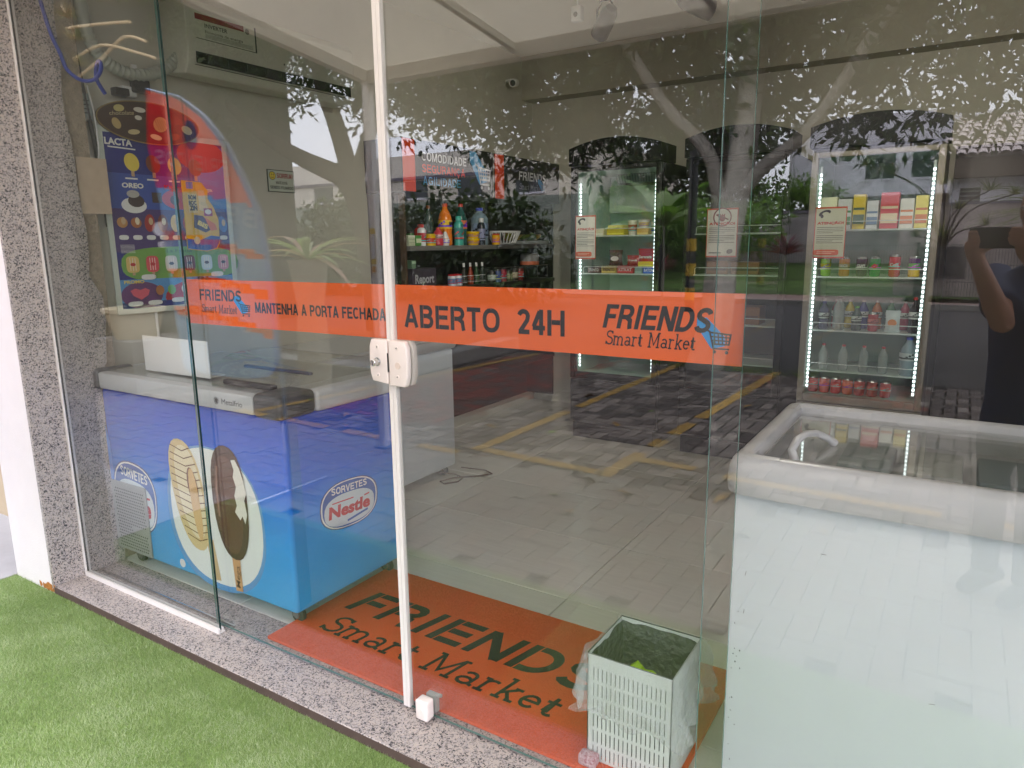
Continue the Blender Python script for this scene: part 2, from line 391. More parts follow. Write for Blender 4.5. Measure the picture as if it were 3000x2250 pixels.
b = MB(); b.box(-2.3, 3.4, -.17, .12, 2.62, 3.1); structure('lintel', b, STUCCO)
b = MB(); b.box(2.3, 3.4, -.17, .1, -.1, 2.62); structure('right_column', b, STUCCO)
# wall end column: white stucco, with a worn foot
b = MB(); b.box(-2.3, -1.958, -.17, .0, -.1, 2.62)
col = structure('left_column', b, STUCCO)
b = MB()
for i in range(26):
    x, z = random.gauss(-2.0, .035), abs(random.gauss(0, .018))-.03; r = random.uniform(.006, .017)
    b.prism([(r*math.cos(a)*random.uniform(.6, 1.2), r*math.sin(a)*random.uniform(.6, 1.2)) for a in [k*math.pi/3 for k in range(6)]], (x, -.1702-i*.00006, z), XA, ZA, (0, -.001, 0))
b.build('rust_stain', M('flaking_ochre', S(196, 130, 60), .9, noise=(120, .5)), col)
b = MB(); b.box(-9, -2.305, .16, .4, -.2, 3.1); structure('beige_wall', b, BEIGEW)
# granite jamb: outer and inner slabs
j = thing('granite_jamb', 'speckled pink-grey granite slab lining the left side of the shop opening', 'granite slab', (-1.945, -.17, 0))
box1('outer_slab', GRAN, j, -1.958, -1.938, -.172, -.036, -.03, 2.61)
b = MB(); ys = [.150+.012*math.sin(z*5)+.006*math.sin(z*17)+(.05 if z < 1.35 and z > .95 else 0) for z in [i*.1 for i in range(27)]]
for i in range(26):
    z0, z1 = i*.1-.02, i*.1+.08
    b.add([(-1.936, -.012, z0), (-1.936, ys[i], z0), (-1.936, ys[i+1], z1), (-1.936, -.012, z1),
           (-1.958, -.012, z0), (-1.958, ys[i], z0), (-1.958, ys[i+1], z1), (-1.958, -.012, z1)],
          [(0, 1, 2, 3), (1, 5, 6, 2), (4, 7, 6, 5), (0, 3, 7, 4)])
b.build('inner_slab', GRAN, j)
# raw mortar strip and recess behind the slab
b = MB(); b.box(-2.05, -1.962, .02, .235, -.1, 2.6, M('raw_mortar', S(176, 160, 138), .95, noise=(30, .3), bump=(90, .9, .01)))
structure('mortar_strip', b)
box1('reflection_board', M('reflection_beige', S(206, 184, 160), .7, noise=(25, .12)), None, -1.961, -1.953, .165, .30, 1.655, 1.90,
     label='beige board standing in for a reflection beside the granite jamb, left of the price poster', cat='board')  # solid board coloured like a beige reflection in the glass
# granite sill in slabs
sill = MB(); sill.box(-1.94, 2.3, -.165, .155, -.2, -.026, M('sill_bed', S(110, 100, 92), .9)); sill = structure('sill', sill)
xs = [-1.937, .100, 1.25, 2.3]
for i in range(3):
    b = MB(); b.bbox(xs[i]+.001, xs[i+1]-.001, -.172, .158, -.026, 0, .002, None, 1); b.build('granite_slab', GRAN, sill)

b = MB(); b.box(-1.937, 2.3, -.1745, -.1722, -.033, -.0015); b.build('edge_shade_strip', M('sill_edge_shade', S(92, 74, 68), .8, noise=(20, .3)), sill)  # brown strip coloured in for the shade on the sill's front face
# ------------------------------------------------------------------ floor tiles inside
fl = MB(); fl.box(-2.05, 3.25, .16, 4.3, -.2, -.012, M('tile_bed', S(84, 78, 70), .9)); fl = structure('floor', fl)
TILE = [M(f'porcelain_tile_{i}', S(*c), .22, noise=(3, .10), bump=(8, .03, .002)) for i, c in enumerate([(230, 228, 217), (226, 224, 213), (234, 231, 220)])]
for t_ in TILE:      # brushed streaks along the tile
    n = t_.node_tree.nodes; l = t_.node_tree.links; tc = [x for x in n if x.type == 'TEX_COORD'][0]
    nz = [x for x in n if x.type == 'TEX_NOISE'][0]; mp = n.new('ShaderNodeMapping'); mp.inputs['Scale'].default_value = (1.5, 22, 1)
    l.new(tc.outputs['Object'], mp.inputs[0]); l.new(mp.outputs[0], nz.inputs['Vector'])
tb = MB(); tb.bbox(0, 1.177, 0, .587, -.012, 0, .0015, None, 1); meshes = []
k = 0
for iy in range(8):
    for ix in range(-2, 4):
        x0 = .1065+1.18*ix; y0 = .3315-.59+.59*iy
        x1, y1 = x0+1.177, y0+.587
        cx0, cx1, cy0, cy1 = max(x0, -2.05), min(x1, 3.25), max(y0, .16), min(y1, 4.3)
        if cx1-cx0 < .02 or cy1-cy0 < .02: continue
        b = MB(); b.bbox(cx0, cx1, cy0, cy1, -.012, 0, .0012, None, 1); b.build('floor_tile', TILE[k % 3], fl); k += 1

# ------------------------------------------------------------------ glass front
def pane(parent, x0, x1, y0, y1, z0, z1, name='glass_pane', edge=GEDGE):
    b = MB(); b.box(x0, x1, y0, y1, z0, z1, GLASS, skip=('-x', '+x', '-z', '+z'))
    b.box(x0, x1, y0, y1, z0, z1, edge, skip=('-y', '+y'))
    return b.build(name, None, parent)
fp = thing('fixed_glass_panel', 'tall fixed glass panel in a white frame left of the sliding doors', 'glass panel', (-1.45, -.03, 0))
pane(fp, -1.925, -.943, -.031, -.023, .012, 2.6)
b = MB(); b.box(-1.937, -1.925, -.036, -.014, 0, 2.6); b.build('side_channel', WHITEM, fp)
b = MB(); b.box(-1.924, -.938, -.040, -.032, 0.0005, .022); b.box(-1.924, -.938, -.032, -.010, 0.0005, .006); b.box(-1.924, -.938, -.022, -.016, .006, .022)
b.build('bottom_channel', WHITEM, fp)
b = MB(); b.box(-1.90, -.925, .022, .028, .0005, .010); b.build('guide_rail', CHROME, fp)
fp2 = thing('fixed_glass_panel', 'fixed glass panel on the right, in front of the white chest freezer', 'glass panel', (1.6, -.03, 0))
pane(fp2, .965, 2.29, -.031, -.023, .012, 2.6, edge=GEDGE2)
b = MB(); b.box(.99, 2.3, -.040, -.032, .0005, .022); b.box(.99, 2.3, -.032, -.010, .0005, .006); b.build('bottom_channel', WHITEM, fp2)

ORANGE = M('orange_vinyl', S(246, 106, 42), .45, noise=(3, .05)); INK = M('black_vinyl', S(24, 20, 22), .45); SKYB = M('blue_vinyl', S(20, 150, 225), .45)
LOCKW = M('white_enamel', S(238, 226, 220), .3)
def lock_half(parent, x0, x1, keyed):
    """rounded clamp plate on both faces of the glass"""
    lk = MB(); out = -1 if keyed else 1
    for s_, y0 in ((-1, -.0005), (1, .0085)):
        pts = []
        z0, z1 = 1.093, 1.225
        a = [(x0 if keyed else x1, z0+.012)]
        if keyed: poly = [(x0+.010, z0+.006), (x1-.001, z0), (x1-.001, z1), (x0+.010, z1+.001), (x0+.002, z1-.02), (x0, (z0+z1)/2), (x0+.002, z0+.03)]
        else: poly = [(x0+.001, z0-.004), (x1-.012, z0-.004), (x1-.002, z0+.025), (x1, (z0+z1)/2), (x1-.002, z1-.02), (x1-.012, z1-.001), (x0+.001, z1)]
        yy = y0+s_*(0)
        lk.prism(poly, (0, yy, 0), XA, ZA, (0, s_*.021, 0))
    o = lk.build('lock_case', LOCKW, parent)
    bv = o.modifiers.new('round', 'BEVEL'); bv.width = .004; bv.segments = 3; bv.limit_method = 'ANGLE'
    for p_ in o.data.polygons: p_.use_smooth = True
    xm = (x0+x1)/2
    for zz in (1.118, 1.203):
        b = MB(); b.lathe([(.0001, .0), (.0062, .0), (.0066, .0012), (.0062, .002), (.0022, .0018), (.0018, -.001), (.0001, -.001)], (xm-.002, -.0215, zz), 14, LOCKW, 'y'); 
        b.build('screw', None, o)
        b = MB(); b.lathe([(.0001, 0), (.0019, 0)], (xm-.002, -.0237, zz), 8, BLACKP, 'y', caps=False); b.build('screw_socket', None, o)
    if keyed:
        b = MB(); b.lathe([(.0135, 0), (.0135, .002), (.0105, .003), (.0105, .020), (.0085, .022), (.0001, .022)], (xm-.004, -.0215, 1.158), 18, CHROME, 'y')
        b.box(xm-.0052, xm-.0028, -.0440, -.0436, 1.151, 1.164, BLACKP); b.build('key_cylinder', None, o)
    else:
        b = MB(); b.lathe([(.0001, 0), (.010, 0), (.010, .0015), (.0001, .0015)], (xm, -.0212, 1.152), 16, M('dull_plug', S(226, 208, 196), .4), 'y'); b.build('blank_plug', None, o)
    return o
def door(name, label, x0, x1, stile, keyed, edge=GEDGE2):
    d = thing(name, label, 'glass door', ((x0+x1)/2, 0, 0))
    pane(d, x0, x1, 0, .008, .012, 2.6, edge=edge)
    b = MB(); b.box(stile[0], stile[1], -.004, .012, .010, 2.6); b.build('edge_strip', WHITEM, d)
    lock_half(d, -.073 if keyed else .0032, -.0005 if keyed else .075, keyed)
    return d
dl = door('sliding_glass_door', 'left sliding glass door asking to keep the door closed, with keyed white lock', -1.004, -.003, (-.0145, -.0005), True)
dr = door('sliding_glass_door', 'right sliding glass door with ABERTO 24H band and plain lock half', .003, 1.022, (.0008, .0135), False)
b = MB(); b.box(-.0004, .0006, .001, .009, .02, 2.6); b.build('seal', M('black_seal', S(22, 22, 22), .7), dr)
# strike slot of the lock
b = MB(); b.box(-.001, .0038, -.0216, -.0212, 1.13, 1.187, BLACKP); b.build('strike_slot', None, dl)
def band(d, x0, x1):
    b = MB(); b.box(x0, x1, .0092, .0096, 1.225, 1.386)
    return b.build('vinyl_band', ORANGE, d)
bl = band(dl, -1.003, -.015); br = band(dr, .015, 1.021)
def onband(): return Print((0, .0092, 0), XA, ZA, eps=.00007, n0=.0001)
p = onband(); p.cart(-.700, 1.262, .055, .045, INK, SKYB); p.heavy('MANTENHA A PORTA FECHADA', -.618, 1.278, .592, .036, INK); 
p.heavy('FRIENDS', -.922, 1.312, .235, .040, INK, shear=.08); p.slab('Smart Market', -.915, 1.270, .20, .028, INK, .10, .1)
p.build('lettering', bl)
p = onband(); p.cart(.942, 1.250, .050, .052, INK, SKYB); p.heavy('ABERTO', .045, 1.264, .335, .066, INK); p.heavy('24H', .434, 1.266, .142, .066, INK)
p.heavy('FRIENDS', .680, 1.295, .262, .058, INK, shear=.22); p.slab('Smart Market', .688, 1.255, .225, .034, INK, .10, .12)
p.build('lettering', br)
lt = thing('floor_latch', 'small white latch clamped to the bottom of the right sliding door', 'latch', (.09, -.02, 0))
b = MB(); b.bbox(.064, .112, -.040, -.0005, .012, .080, .007, None, 3); b.build('latch_case', LOCKW, lt)
b = MB(); b.bbox(.070, .110, .0085, .030, .016, .078, .004, None, 2); b.tube([(.105, .02, .075), (.125, .02, .079)], .006, n=8); b.build('inner_clamp', M('grey_plastic', S(170, 170, 165), .4), lt)
b = MB(); b.lathe([(.0001, 0), (.009, 0), (.0085, .001), (.0001, .001)], (.088, -.0402, .046), 14, None, 'y'); b.build('button', LOCKW, lt)

# ------------------------------------------------------------------ door mat
mt = thing('door_mat', 'orange coir door mat with black FRIENDS Smart Market print', 'door mat', (.05, .4, 0))
MATO = M('orange_coir', S(250, 100, 42), .95, noise=(260, .26), bump=(380, 1., .006))
MATK = M('black_coir', S(30, 34, 30), .95, noise=(260, .3), bump=(380, 1., .006))
b = MB(); b.bbox(-.745, .875, .038, .735, .001, .014, .003); b.build('coir_pad', MATO, mt)
p = Print((0, 0, .014), XA, YA, eps=.0003, n0=.0006)
p.heavy('FRIENDS', -.655, .352, 1.14, .175, MATK, .20, .25); p.slab('Smart Market', -.625, .185, 1.06, .115, MATK, .12, .2)
p.cart(.62, .17, .17, .16, MATK, M('blue_coir', S(30, 120, 190), .95))
p.build('printed_logo', mt)
# loop pile standing on the pad
rng = np.random.default_rng(3); N = 26000
X_ = rng.uniform(-.742, .872, N); Y_ = rng.uniform(.041, .732, N)
vs = np.zeros((N, 3, 3)); ang = rng.uniform(0, 6.28, N); r_ = .0022
vs[:, 0] = np.c_[X_+np.cos(ang)*r_, Y_+np.sin(ang)*r_, np.full(N, .0138)]
vs[:, 1] = np.c_[X_-np.cos(ang)*r_, Y_-np.sin(ang)*r_, np.full(N, .0138)]
vs[:, 2] = np.c_[X_+rng.normal(0, .002, N), Y_+rng.normal(0, .002, N), .0138+rng.uniform(.002, .0042, N)]
def tri_mesh(name, V, mats, mi, parent=None, **kw):
    """V (n,3|4,3) faces"""
    n, k = V.shape[:2]; me = bpy.data.meshes.new(name); off = wloc(parent)
    P = (V.reshape(-1, 3)-np.array(off)).astype(np.float32)
    me.vertices.add(n*k); me.vertices.foreach_set('co', P.ravel())
    me.loops.add(n*k); me.loops.foreach_set('vertex_index', np.arange(n*k, dtype=np.int32))
    me.polygons.add(n); me.polygons.foreach_set('loop_start', np.arange(0, n*k, k, dtype=np.int32))
    for m_ in mats: me.materials.append(m_)
    me.polygons.foreach_set('material_index', mi.astype(np.int32)); me.update(calc_edges=True)
    o = bpy.data.objects.new(name, me); COL.objects.link(o)
    if parent: o.parent = parent
    W[o.name] = Vector(off)
    return props(o, **kw)
# keep the pile's colour on the print by leaving printed areas bare: pile only outside the letters' boxes
keep = ~((X_ > -.66) & (X_ < .80) & (Y_ > .165) & (Y_ < .53))
tri_mesh('coir_pile', vs[keep], [MATO], np.zeros(keep.sum()), mt, kind='stuff')

# ------------------------------------------------------------------ waste bin with clear bag
bx0, bx1, by0, by1, bh = .610, .862, .088, .328, .35
bn = thing('waste_bin', 'pale grey slotted square waste bin by the right door edge', 'waste bin', ((bx0+bx1)/2, (by0+by1)/2, 0))
BING = M('bin_plastic', S(218, 224, 220), .35); BIND = M('bin_inside', S(70, 80, 80), .5)
def slotted(axis, fix, a0, a1, outn):
    cols = 17; rows = 6; b = MB()
    us = [a0]; m_ = (a1-a0)*.05; st = (a1-a0-2*m_)/cols
    for i in range(cols): us += [a0+m_+st*i+st*.38, a0+m_+st*i+st*.62]
    us.append(a1); zs = [.0]; z = .022
    for r_i in range(rows): zs += [z, z+.040]; z += .050
    zs.append(bh)
    def V(u, z): return (u, fix, z) if axis == 'x' else (fix, u, z)
    for i in range(len(us)-1):
        for j in range(len(zs)-1):
            if i % 2 == 1 and j % 2 == 1: continue
            q = [V(us[i], zs[j]), V(us[i+1], zs[j]), V(us[i+1], zs[j+1]), V(us[i], zs[j+1])]
            b.add(q if outn else q[::-1], [(0, 1, 2, 3)])
    o = b.build('slotted_side', BING, bn); s_ = o.modifiers.new('thick', 'SOLIDIFY'); s_.thickness = .003
    return o
slotted('x', by0, bx0, bx1, True); slotted('x', by1, bx0, bx1, False)
slotted('y', bx0, by0, by1, False); slotted('y', bx1, by0, by1, True)
b = MB(); b.box(bx0+.004, bx1-.004, by0+.004, by1-.004, .001, .006); b.build('bottom', BIND, bn)
BAG = M('clear_polythene', S(236, 240, 242), .08, tr=.72, bump=(45, 1., .02))
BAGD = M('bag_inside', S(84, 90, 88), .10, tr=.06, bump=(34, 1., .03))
def bag_ring(z, inset, jit, n=96, seed=0, extra=None):
    pts = []
    for i in range(n):
        t = i/n*4; s_, f = int(t), t-int(t)
        c = [(bx0, by0), (bx1, by0), (bx1, by1), (bx0, by1)]; a, d = c[s_], c[(s_+1) % 4]
        x = a[0]+(d[0]-a[0])*f; y = a[1]+(d[1]-a[1])*f
        mx_, my_ = (bx0+bx1)/2, (by0+by1)/2
        nz = mnoise.noise(Vector((x*22, y*22, z*9+seed)))*jit
        k_ = 1+inset+nz
        pts.append((mx_+(x-mx_)*k_, my_+(y-my_)*k_, z+mnoise.noise(Vector((x*15, y*15, 5+seed)))*jit*.09))
    return pts
def skin(rings, mat, name, close=False):
    b = MB(); n = len(rings[0]); vs = [p for r in rings for p in r]
    fs = [(i*n+k, i*n+(k+1) % n, (i+1)*n+(k+1) % n, (i+1)*n+k) for i in range(len(rings)-1) for k in range(n)]
    if close: fs.append(tuple(range((len(rings)-1)*n, len(rings)*n)))
    b.add(vs, fs, mat, True); return b
bag = thing('bin_liner', 'clear plastic liner bag folded over the rim of the slotted bin', 'bin bag', ((bx0+bx1)/2, (by0+by1)/2, bh))
sk = skin([bag_ring(bh+.004, .01, .01), bag_ring(bh+.001, .05, .03), bag_ring(bh-.02, .13, .22, seed=2), bag_ring(bh-.06, .20, .36, seed=3), bag_ring(bh-.10, .24, .42, seed=3), bag_ring(bh-.14, .28, .5, seed=4), bag_ring(bh-.165, .26, .5, seed=5)], BAG, '')
sk.build('outer_fold', None, bag)
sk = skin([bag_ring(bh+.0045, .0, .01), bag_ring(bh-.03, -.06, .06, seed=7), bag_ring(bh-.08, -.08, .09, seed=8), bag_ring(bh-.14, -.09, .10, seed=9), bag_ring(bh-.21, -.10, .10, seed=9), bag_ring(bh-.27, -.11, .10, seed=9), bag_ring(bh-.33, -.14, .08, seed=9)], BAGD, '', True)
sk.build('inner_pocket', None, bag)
b = MB(); rr = random.Random(5); vs = []
for i in range(5):
    for j_ in range(5):
        vs.append((.70+i*.020, .14+j_*.018, .255+.055*math.exp(-((i-1.5)**2+(j_-2)**2)/2.5)+rr.uniform(-.012, .02)))
b.add(vs, [(i*5+j_, (i+1)*5+j_, (i+1)*5+j_+1, i*5+j_+1) for i in range(4) for j_ in range(4)], None, False)
o = b.build('snack_wrapper', M('lime_foil', S(160, 205, 20), .25), None, label='crumpled lime green wrapper lying inside the bin bag', cat='wrapper')
o.modifiers.new('t', 'SOLIDIFY').thickness = .001
b = MB(); b.bbox(.60, .655, .045, .083, .0145, .05, .008, M('printed_tissue', S(225, 205, 208), .7, noise=(130, .5, S(150, 60, 80)))); 
b.build('napkin_pack', None, None, label='crumpled pink speckled napkin on the mat in front of the bin', cat='napkin')

# ------------------------------------------------------------------ white chest freezer at the right
FW = M('freezer_white', S(216, 222, 228), .35, noise=(4, .03), bump=(5, .08, .01)); FRIM = M('freezer_rim', S(198, 197, 200), .3, noise=(9, .06))
wf = thing('chest_freezer', 'large white chest freezer with sliding glass lid, nearest the camera at the right', 'freezer', (1.7, .42, 0), 'white chest freezers')
b = MB(); b.bbox(.998, 2.265, .084, .742, .06, .912, .010); b.build('body', FW, wf)
def rim(x0, x1, y0, y1, z0, z1, t, parent, mat, r=.022):
    """rounded tubular frame in four lengths and four corner caps"""
    c = .12
    def prof(): 
        return [(.004, 0), (0, .02), (0, z1-z0-.055), (.003, z1-z0-.032), (.010, z1-z0-.014), (.020, z1-z0-.004), (.032, z1-z0), (t-.008, z1-z0), (t, z1-z0-.008), (t, z1-z0-.035), (t-.01, z1-z0-.035), (t-.01, 0)]
    P = prof()
    for nm, o_, u, d in (('front_rim', (x0+c, y0, z0), YA, (x1-x0-2*c, 0, 0)), ('rear_rim', (x0+c, y1, z0), -YA, (x1-x0-2*c, 0, 0)),
                         ('side_rim', (x0, y0+c, z0), XA, (0, y1-y0-2*c, 0)), ('side_rim', (x1, y0+c, z0), -XA, (0, y1-y0-2*c, 0))):
        b = MB(); b.prism(P, o_, u, ZA, d, None, True); ob = b.build(nm, mat, parent)
        ob.data.set_sharp_from_angle(angle=R(50))
    for sx, sy in ((0, 0), (1, 0), (0, 1), (1, 1)):
        # corner swept round
        b = MB(); ox, oy = (x0 if sx == 0 else x1), (y0 if sy == 0 else y1); qx, qy = (1 if sx == 0 else -1), (1 if sy == 0 else -1)
        rr_ = .05; stations = [((0, c), (1, 0)), ((0, rr_), (1, 0))]
        for a in (22.5, 45, 67.5): stations.append(((rr_-rr_*math.cos(R(a)), rr_-rr_*math.sin(R(a))), (math.cos(R(a)), math.sin(R(a)))))
        stations += [((rr_, 0), (0, 1)), ((c, 0), (0, 1))]
        vs = []
        for (px, py), (nx, ny) in stations:
            for (a, z) in P:
                vs.append((ox+qx*(px+nx*a), oy+qy*(py+ny*a), z0+z+.0008))
        n = len(P); fs = [(i*n+k, (i+1)*n+k, (i+1)*n+(k+1) % n, i*n+(k+1) % n) for i in range(len(stations)-1) for k in range(n)]
        b.add(vs, fs, None, True); ob = b.build('corner_cap', mat, parent)
rim(.975, 2.29, .058, .765, .908, 1.0, .055, wf, FRIM)
b = MB(); b.box(1.036, 2.226, .121, .699, .9125, .9145, FRIM); b.build('inner_ledge', None, wf)
b = MB(); b.box(1.03, 1.035, .115, .705, .913, .965, FRIM); b.box(2.228, 2.232, .115, .705, .913, .965, FRIM); b.box(1.035, 2.228, .700, .705, .913, .965, FRIM); b.box(1.035, 2.228, .115, .12, .913, .965, FRIM)
b.build('inner_lining', None, wf)
b = MB(); b.box(1.04, 1.72, .12, .70, .972, .977, GLASS2); g_ = b.build('sliding_lid', None, wf)
b = MB(); b.box(1.60, 2.222, .12, .70, .960, .965, GLASS2); b.build('fixed_lid', None, wf)
b = MB(); b.box(1.695, 1.722, .12, .70, .9775, .990, M('dark_lid_frame', S(90, 86, 90), .4)); b.build('lid_frame', None, g_)
b = MB(); pts = [(1.115, .175, .978), (1.105, .182, 1.00), (1.108, .22, 1.017), (1.118, .28, 1.020), (1.135, .33, 1.012), (1.16, .36, .995), (1.175, .37, .980)]
b.tube(pts, [.010, .010, .0095, .009, .009, .009, .011], n=10); b.build('lid_handle', FRIM, g_)
for i, (x, c_) in enumerate(((1.25, (150, 156, 156)), (1.4, (176, 178, 174)), (1.55, (140, 150, 156)), (1.7, (166, 166, 160)), (1.9, (150, 154, 158)))):
    box1('ice_cream_carton', PC(*c_), None, x-.06, x+.06, .30, .52, .915, .952, .006, label=f'{["leftmost","second","middle","fourth","rightmost"][i]} frosted grey carton under the glass lid of the nearest white freezer', cat='carton')

p = Print((0, .084, 0), XA, ZA, eps=.0002); rr_ = random.Random(4)
for i in range(16): p.ell(1.012+abs(rr_.gauss(0, .012)), rr_.uniform(.12, .72), rr_.uniform(.0008, .0022), rr_.uniform(.001, .003), PC(90, 96, 104), 7)
for x, z, a in ((1.035, .70, 80), (1.036, .60, 84), (1.20, .795, 0), (1.44, .50, 10), (1.62, .36, -8)): p.line([(x, z), (x+.012*math.cos(R(a)), z+.012*math.sin(R(a)))], .0012, PC(120, 120, 126))
p.build('scuff_marks', wf, kind='stuff')
# ================================================================== blue ice cream freezer
BX0, BX1, BY0, BY1 = -1.93, -.680, .135, .790
bf = thing('chest_freezer', 'blue printed ice cream chest freezer with SORVETES ovals behind the left fixed glass', 'freezer', ((BX0+BX1)/2, .45, 0))
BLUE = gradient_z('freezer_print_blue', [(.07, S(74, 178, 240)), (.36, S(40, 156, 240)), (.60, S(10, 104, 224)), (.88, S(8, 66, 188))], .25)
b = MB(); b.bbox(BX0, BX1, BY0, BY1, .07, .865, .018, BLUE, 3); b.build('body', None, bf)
CYAN = gradient_z('freezer_corner_blue', [(.07, S(20, 170, 240)), (.5, S(0, 130, 225)), (.88, S(20, 60, 180))], .25)
RIMG = M('freezer_grey_rim', S(196, 198, 200), .35); CAPD = M('dark_corner_cap', S(60, 62, 64), .35)
b = MB(); b.bbox(BX0+.03, BX1-.135, BY0-.022, BY1+.012, .868, .945, .012); b.build('rim', RIMG, bf)
for x0, x1 in ((BX1-.135, BX1+.016), (BX0-.016, BX0+.03)):
    b = MB(); b.bbox(x0+.0005, x1, BY0-.028, BY0+.16, .862, .958, .022, None, 3); b.build('corner_cap', CAPD, bf)
    b = MB(); b.bbox(x0+.0005, x1, BY0+.1605, BY1+.016, .862, .95, .018, None, 3); b.build('side_rim', RIMG, bf)
b = MB(); b.box(BX0+.03, BX1-.03, BY0+.02, BY1-.02, .9455, .951, GLASS2)
for k in range(8):
    pass
b.build('glass_lid', None, bf)
# curved glass hood
b = MB(); pr = [(.10, .952), (.16, 1.00), (.26, 1.035), (.40, 1.045), (.55, 1.02), (.63, .952)]
vs = [(BX0+.62+t*.55, BY0+a, z) for t in (0, 1) for a, z in pr]; n = len(pr)
b.add(vs, [(i, i+1, n+i+1, n+i) for i in range(n-1)], GLASS2, True); b.build('curved_hood', None, bf)
b = MB(); b.bbox(-1.10, -.80, BY0+.06, BY0+.09, .952, .972, .006); b.build('lid_handle', BLACKP, bf)
b = MB(); b.bbox(-1.12, -.72, BY0+.18, BY0+.20, 1.00, 1.012, .004); b.build('lid_bar', M('navy_bar', S(34, 44, 80), .4), bf)
def caster(x, y, par):
    b = MB(); b.lathe([(.0001, -.012), (.030, -.012), (.034, -.008), (.034, .008), (.030, .012), (.0001, .012)], (x, y, .034), 18, M('rubber_wheel', S(60, 60, 60), .6), 'y')
    w_ = b.build('caster', None, par)
    b = MB(); b.lathe([(.0001, 0), (.018, 0), (.016, .002), (.0001, .002)], (x, y-.0125, .034), 14, CHROME, 'y'); b.build('hub', None, w_)
    b = MB(); b.box(x-.018, x+.018, y-.019, y-.0155, .030, .066, CHROME); b.box(x-.018, x+.018, y+.0155, y+.019, .03, .066, CHROME); b.box(x-.022, x+.022, y-.019, y+.019, .0662, .0695, CHROME); b.build('fork', None, w_)
for x, y in ((BX1-.06, BY0+.06), (BX1-.06, BY1-.07), (BX0+.08, BY0+.06)): caster(x, y, bf)
# front print
WH = PC(240, 240, 236); NAVY = PC(26, 52, 132); LB = PC(150, 196, 228); RED = PC(196, 30, 48)
def logo(p, cx, cy, rx, ry, rot):
    p.ell(cx, cy, rx, ry, NAVY, 32, rot, 2.5); p.ell(cx, cy, rx*.965, ry*.965, WH, 32, rot, 2.5); p.ell(cx, cy, rx*.92, ry*.92, PC(44, 96, 178), 32, rot, 2.5)
    c, s_ = math.cos(R(rot)), math.sin(R(rot))
    L = lambda a, b_: (cx+a*rx*c-b_*ry*s_, cy+a*rx*s_+b_*ry*c)
    ex, ey = L(0, -.20); p.ell(ex, ey, rx*.86, ry*.66, PC(214, 226, 232), 28, rot, 2.6)
    x, y = L(-.62, .50); p.heavy('SORVETES', x, y, rx*1.22, ry*.28, WH, .19, 0, rot)
    x, y = L(-.72, -.42); p.text('Nestle', x, y, rx*1.42, ry*.46, RED, .045, .08, rot)
    x0, y0 = L(.50, .10); x1, y1 = L(.68, .13); p.line([(x0, y0), (x1, y1)], ry*.06, RED)
    x0, y0 = L(-.60, .16); x1, y1 = L(.12, .16); p.line([(x0, y0), (x1, y1)], ry*.05, RED)
    x0, y0 = L(-.1, -.72); x1, y1 = L(.62, -.52); p.line([(x0, y0), (x1, y1)], ry*.09, PC(44, 96, 178))
p = Print((0, BY0, 0), XA, ZA, eps=.00012, n0=.0003)
p.ell(-1.735, .355, .150, .165, NAVY, 4)if False else None
logo(p, -1.745, .365, .175, .17, -6)
p.ell(-1.155, .375, .325, .318, PC(96, 158, 214), 40, 0, 2.3); p.ell(-1.150, .385, .305, .300, PC(238, 242, 238), 40, 0, 2.3)
# creamy ribbed bar
p.poly([(-1.225, .28), (-1.175, .28), (-1.145, .10), (-1.19, .095)], PC(206, 178, 130))
def bar(cx, cz, w_, h_, lean, c_):
    pts = []
    for i in range(28):
        a = 2*math.pi*i/28; ca, sa = math.cos(a), math.sin(a); x = w_*math.copysign(abs(ca)**.85, ca)*(1-.12*(sa < 0)*abs(sa)); z = h_*math.copysign(abs(sa)**.75, sa)
        pts.append((cx+x+lean*z, cz+z))
    p.poly(pts, c_); return pts
bar(-1.315, .455, .115, .245, -.16, PC(222, 198, 146)); bar(-1.305, .47, .085, .205, -.16, PC(240, 226, 190))
for i in range(13):
    z = .26+i*.033; lx = -1.315-.16*(z-.455)
    hw = .105*math.sqrt(max(.05, 1-((z-.455)/.26)**2))
    p.line([(lx-hw, z+.012), (lx+hw*.2, z-.006), (lx+hw, z+.014)], .0045, PC(110, 66, 30))
p.ell(-1.28, .50, .035, .085, PC(128, 84, 74), 16, 10); bar(-1.27, .42, .03, .16, -.1, PC(226, 186, 132))
# chocolate bar bitten to show the cream
p.poly([(-1.058, .30), (-1.005, .30), (-1.000, .088), (-1.045, .083)], PC(210, 160, 112))
p.text('Mega', -1.016, .10, .10, .026, PC(96, 60, 40), .01, 0, 86)
bar(-1.035, .470, .112, .245, -.03, PC(70, 34, 26)); bar(-1.045, .460, .085, .21, -.03, PC(94, 52, 40))
pts = [(-1.005, .66), (-.99, .62), (-1.0, .59), (-.985, .55), (-1.0, .51), (-.99, .47), (-1.005, .44), (-.975, .41), (-.96, .43), (-.945, .40), (-.93, .44), (-.94, .50), (-.925, .53), (-.935, .58), (-.955, .63), (-.98, .665)]
p.poly(pts, PC(238, 234, 222)); p.line([(-1.10, .62), (-1.115, .52), (-1.11, .40)], .012, PC(150, 108, 92))
p.poly([(-1.92, .69), (-1.925, .55), (-1.922, .10), (-1.90, .08), (-1.895, .6)], PC(30, 120, 215))
p.build('front_print', bf)
p = Print((BX1, 0, 0), YA, ZA, eps=.00012, n0=.0003)
logo(p, .452, .440, .168, .105, -3)
pts = []
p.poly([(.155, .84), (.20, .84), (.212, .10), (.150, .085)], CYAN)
p.build('side_print', bf)
p = Print((0, BY0-.022, 0), XA, ZA, eps=.0002)
p.text('Metalfrio', -1.00, .895, .125, .022, PC(60, 62, 66), .0)
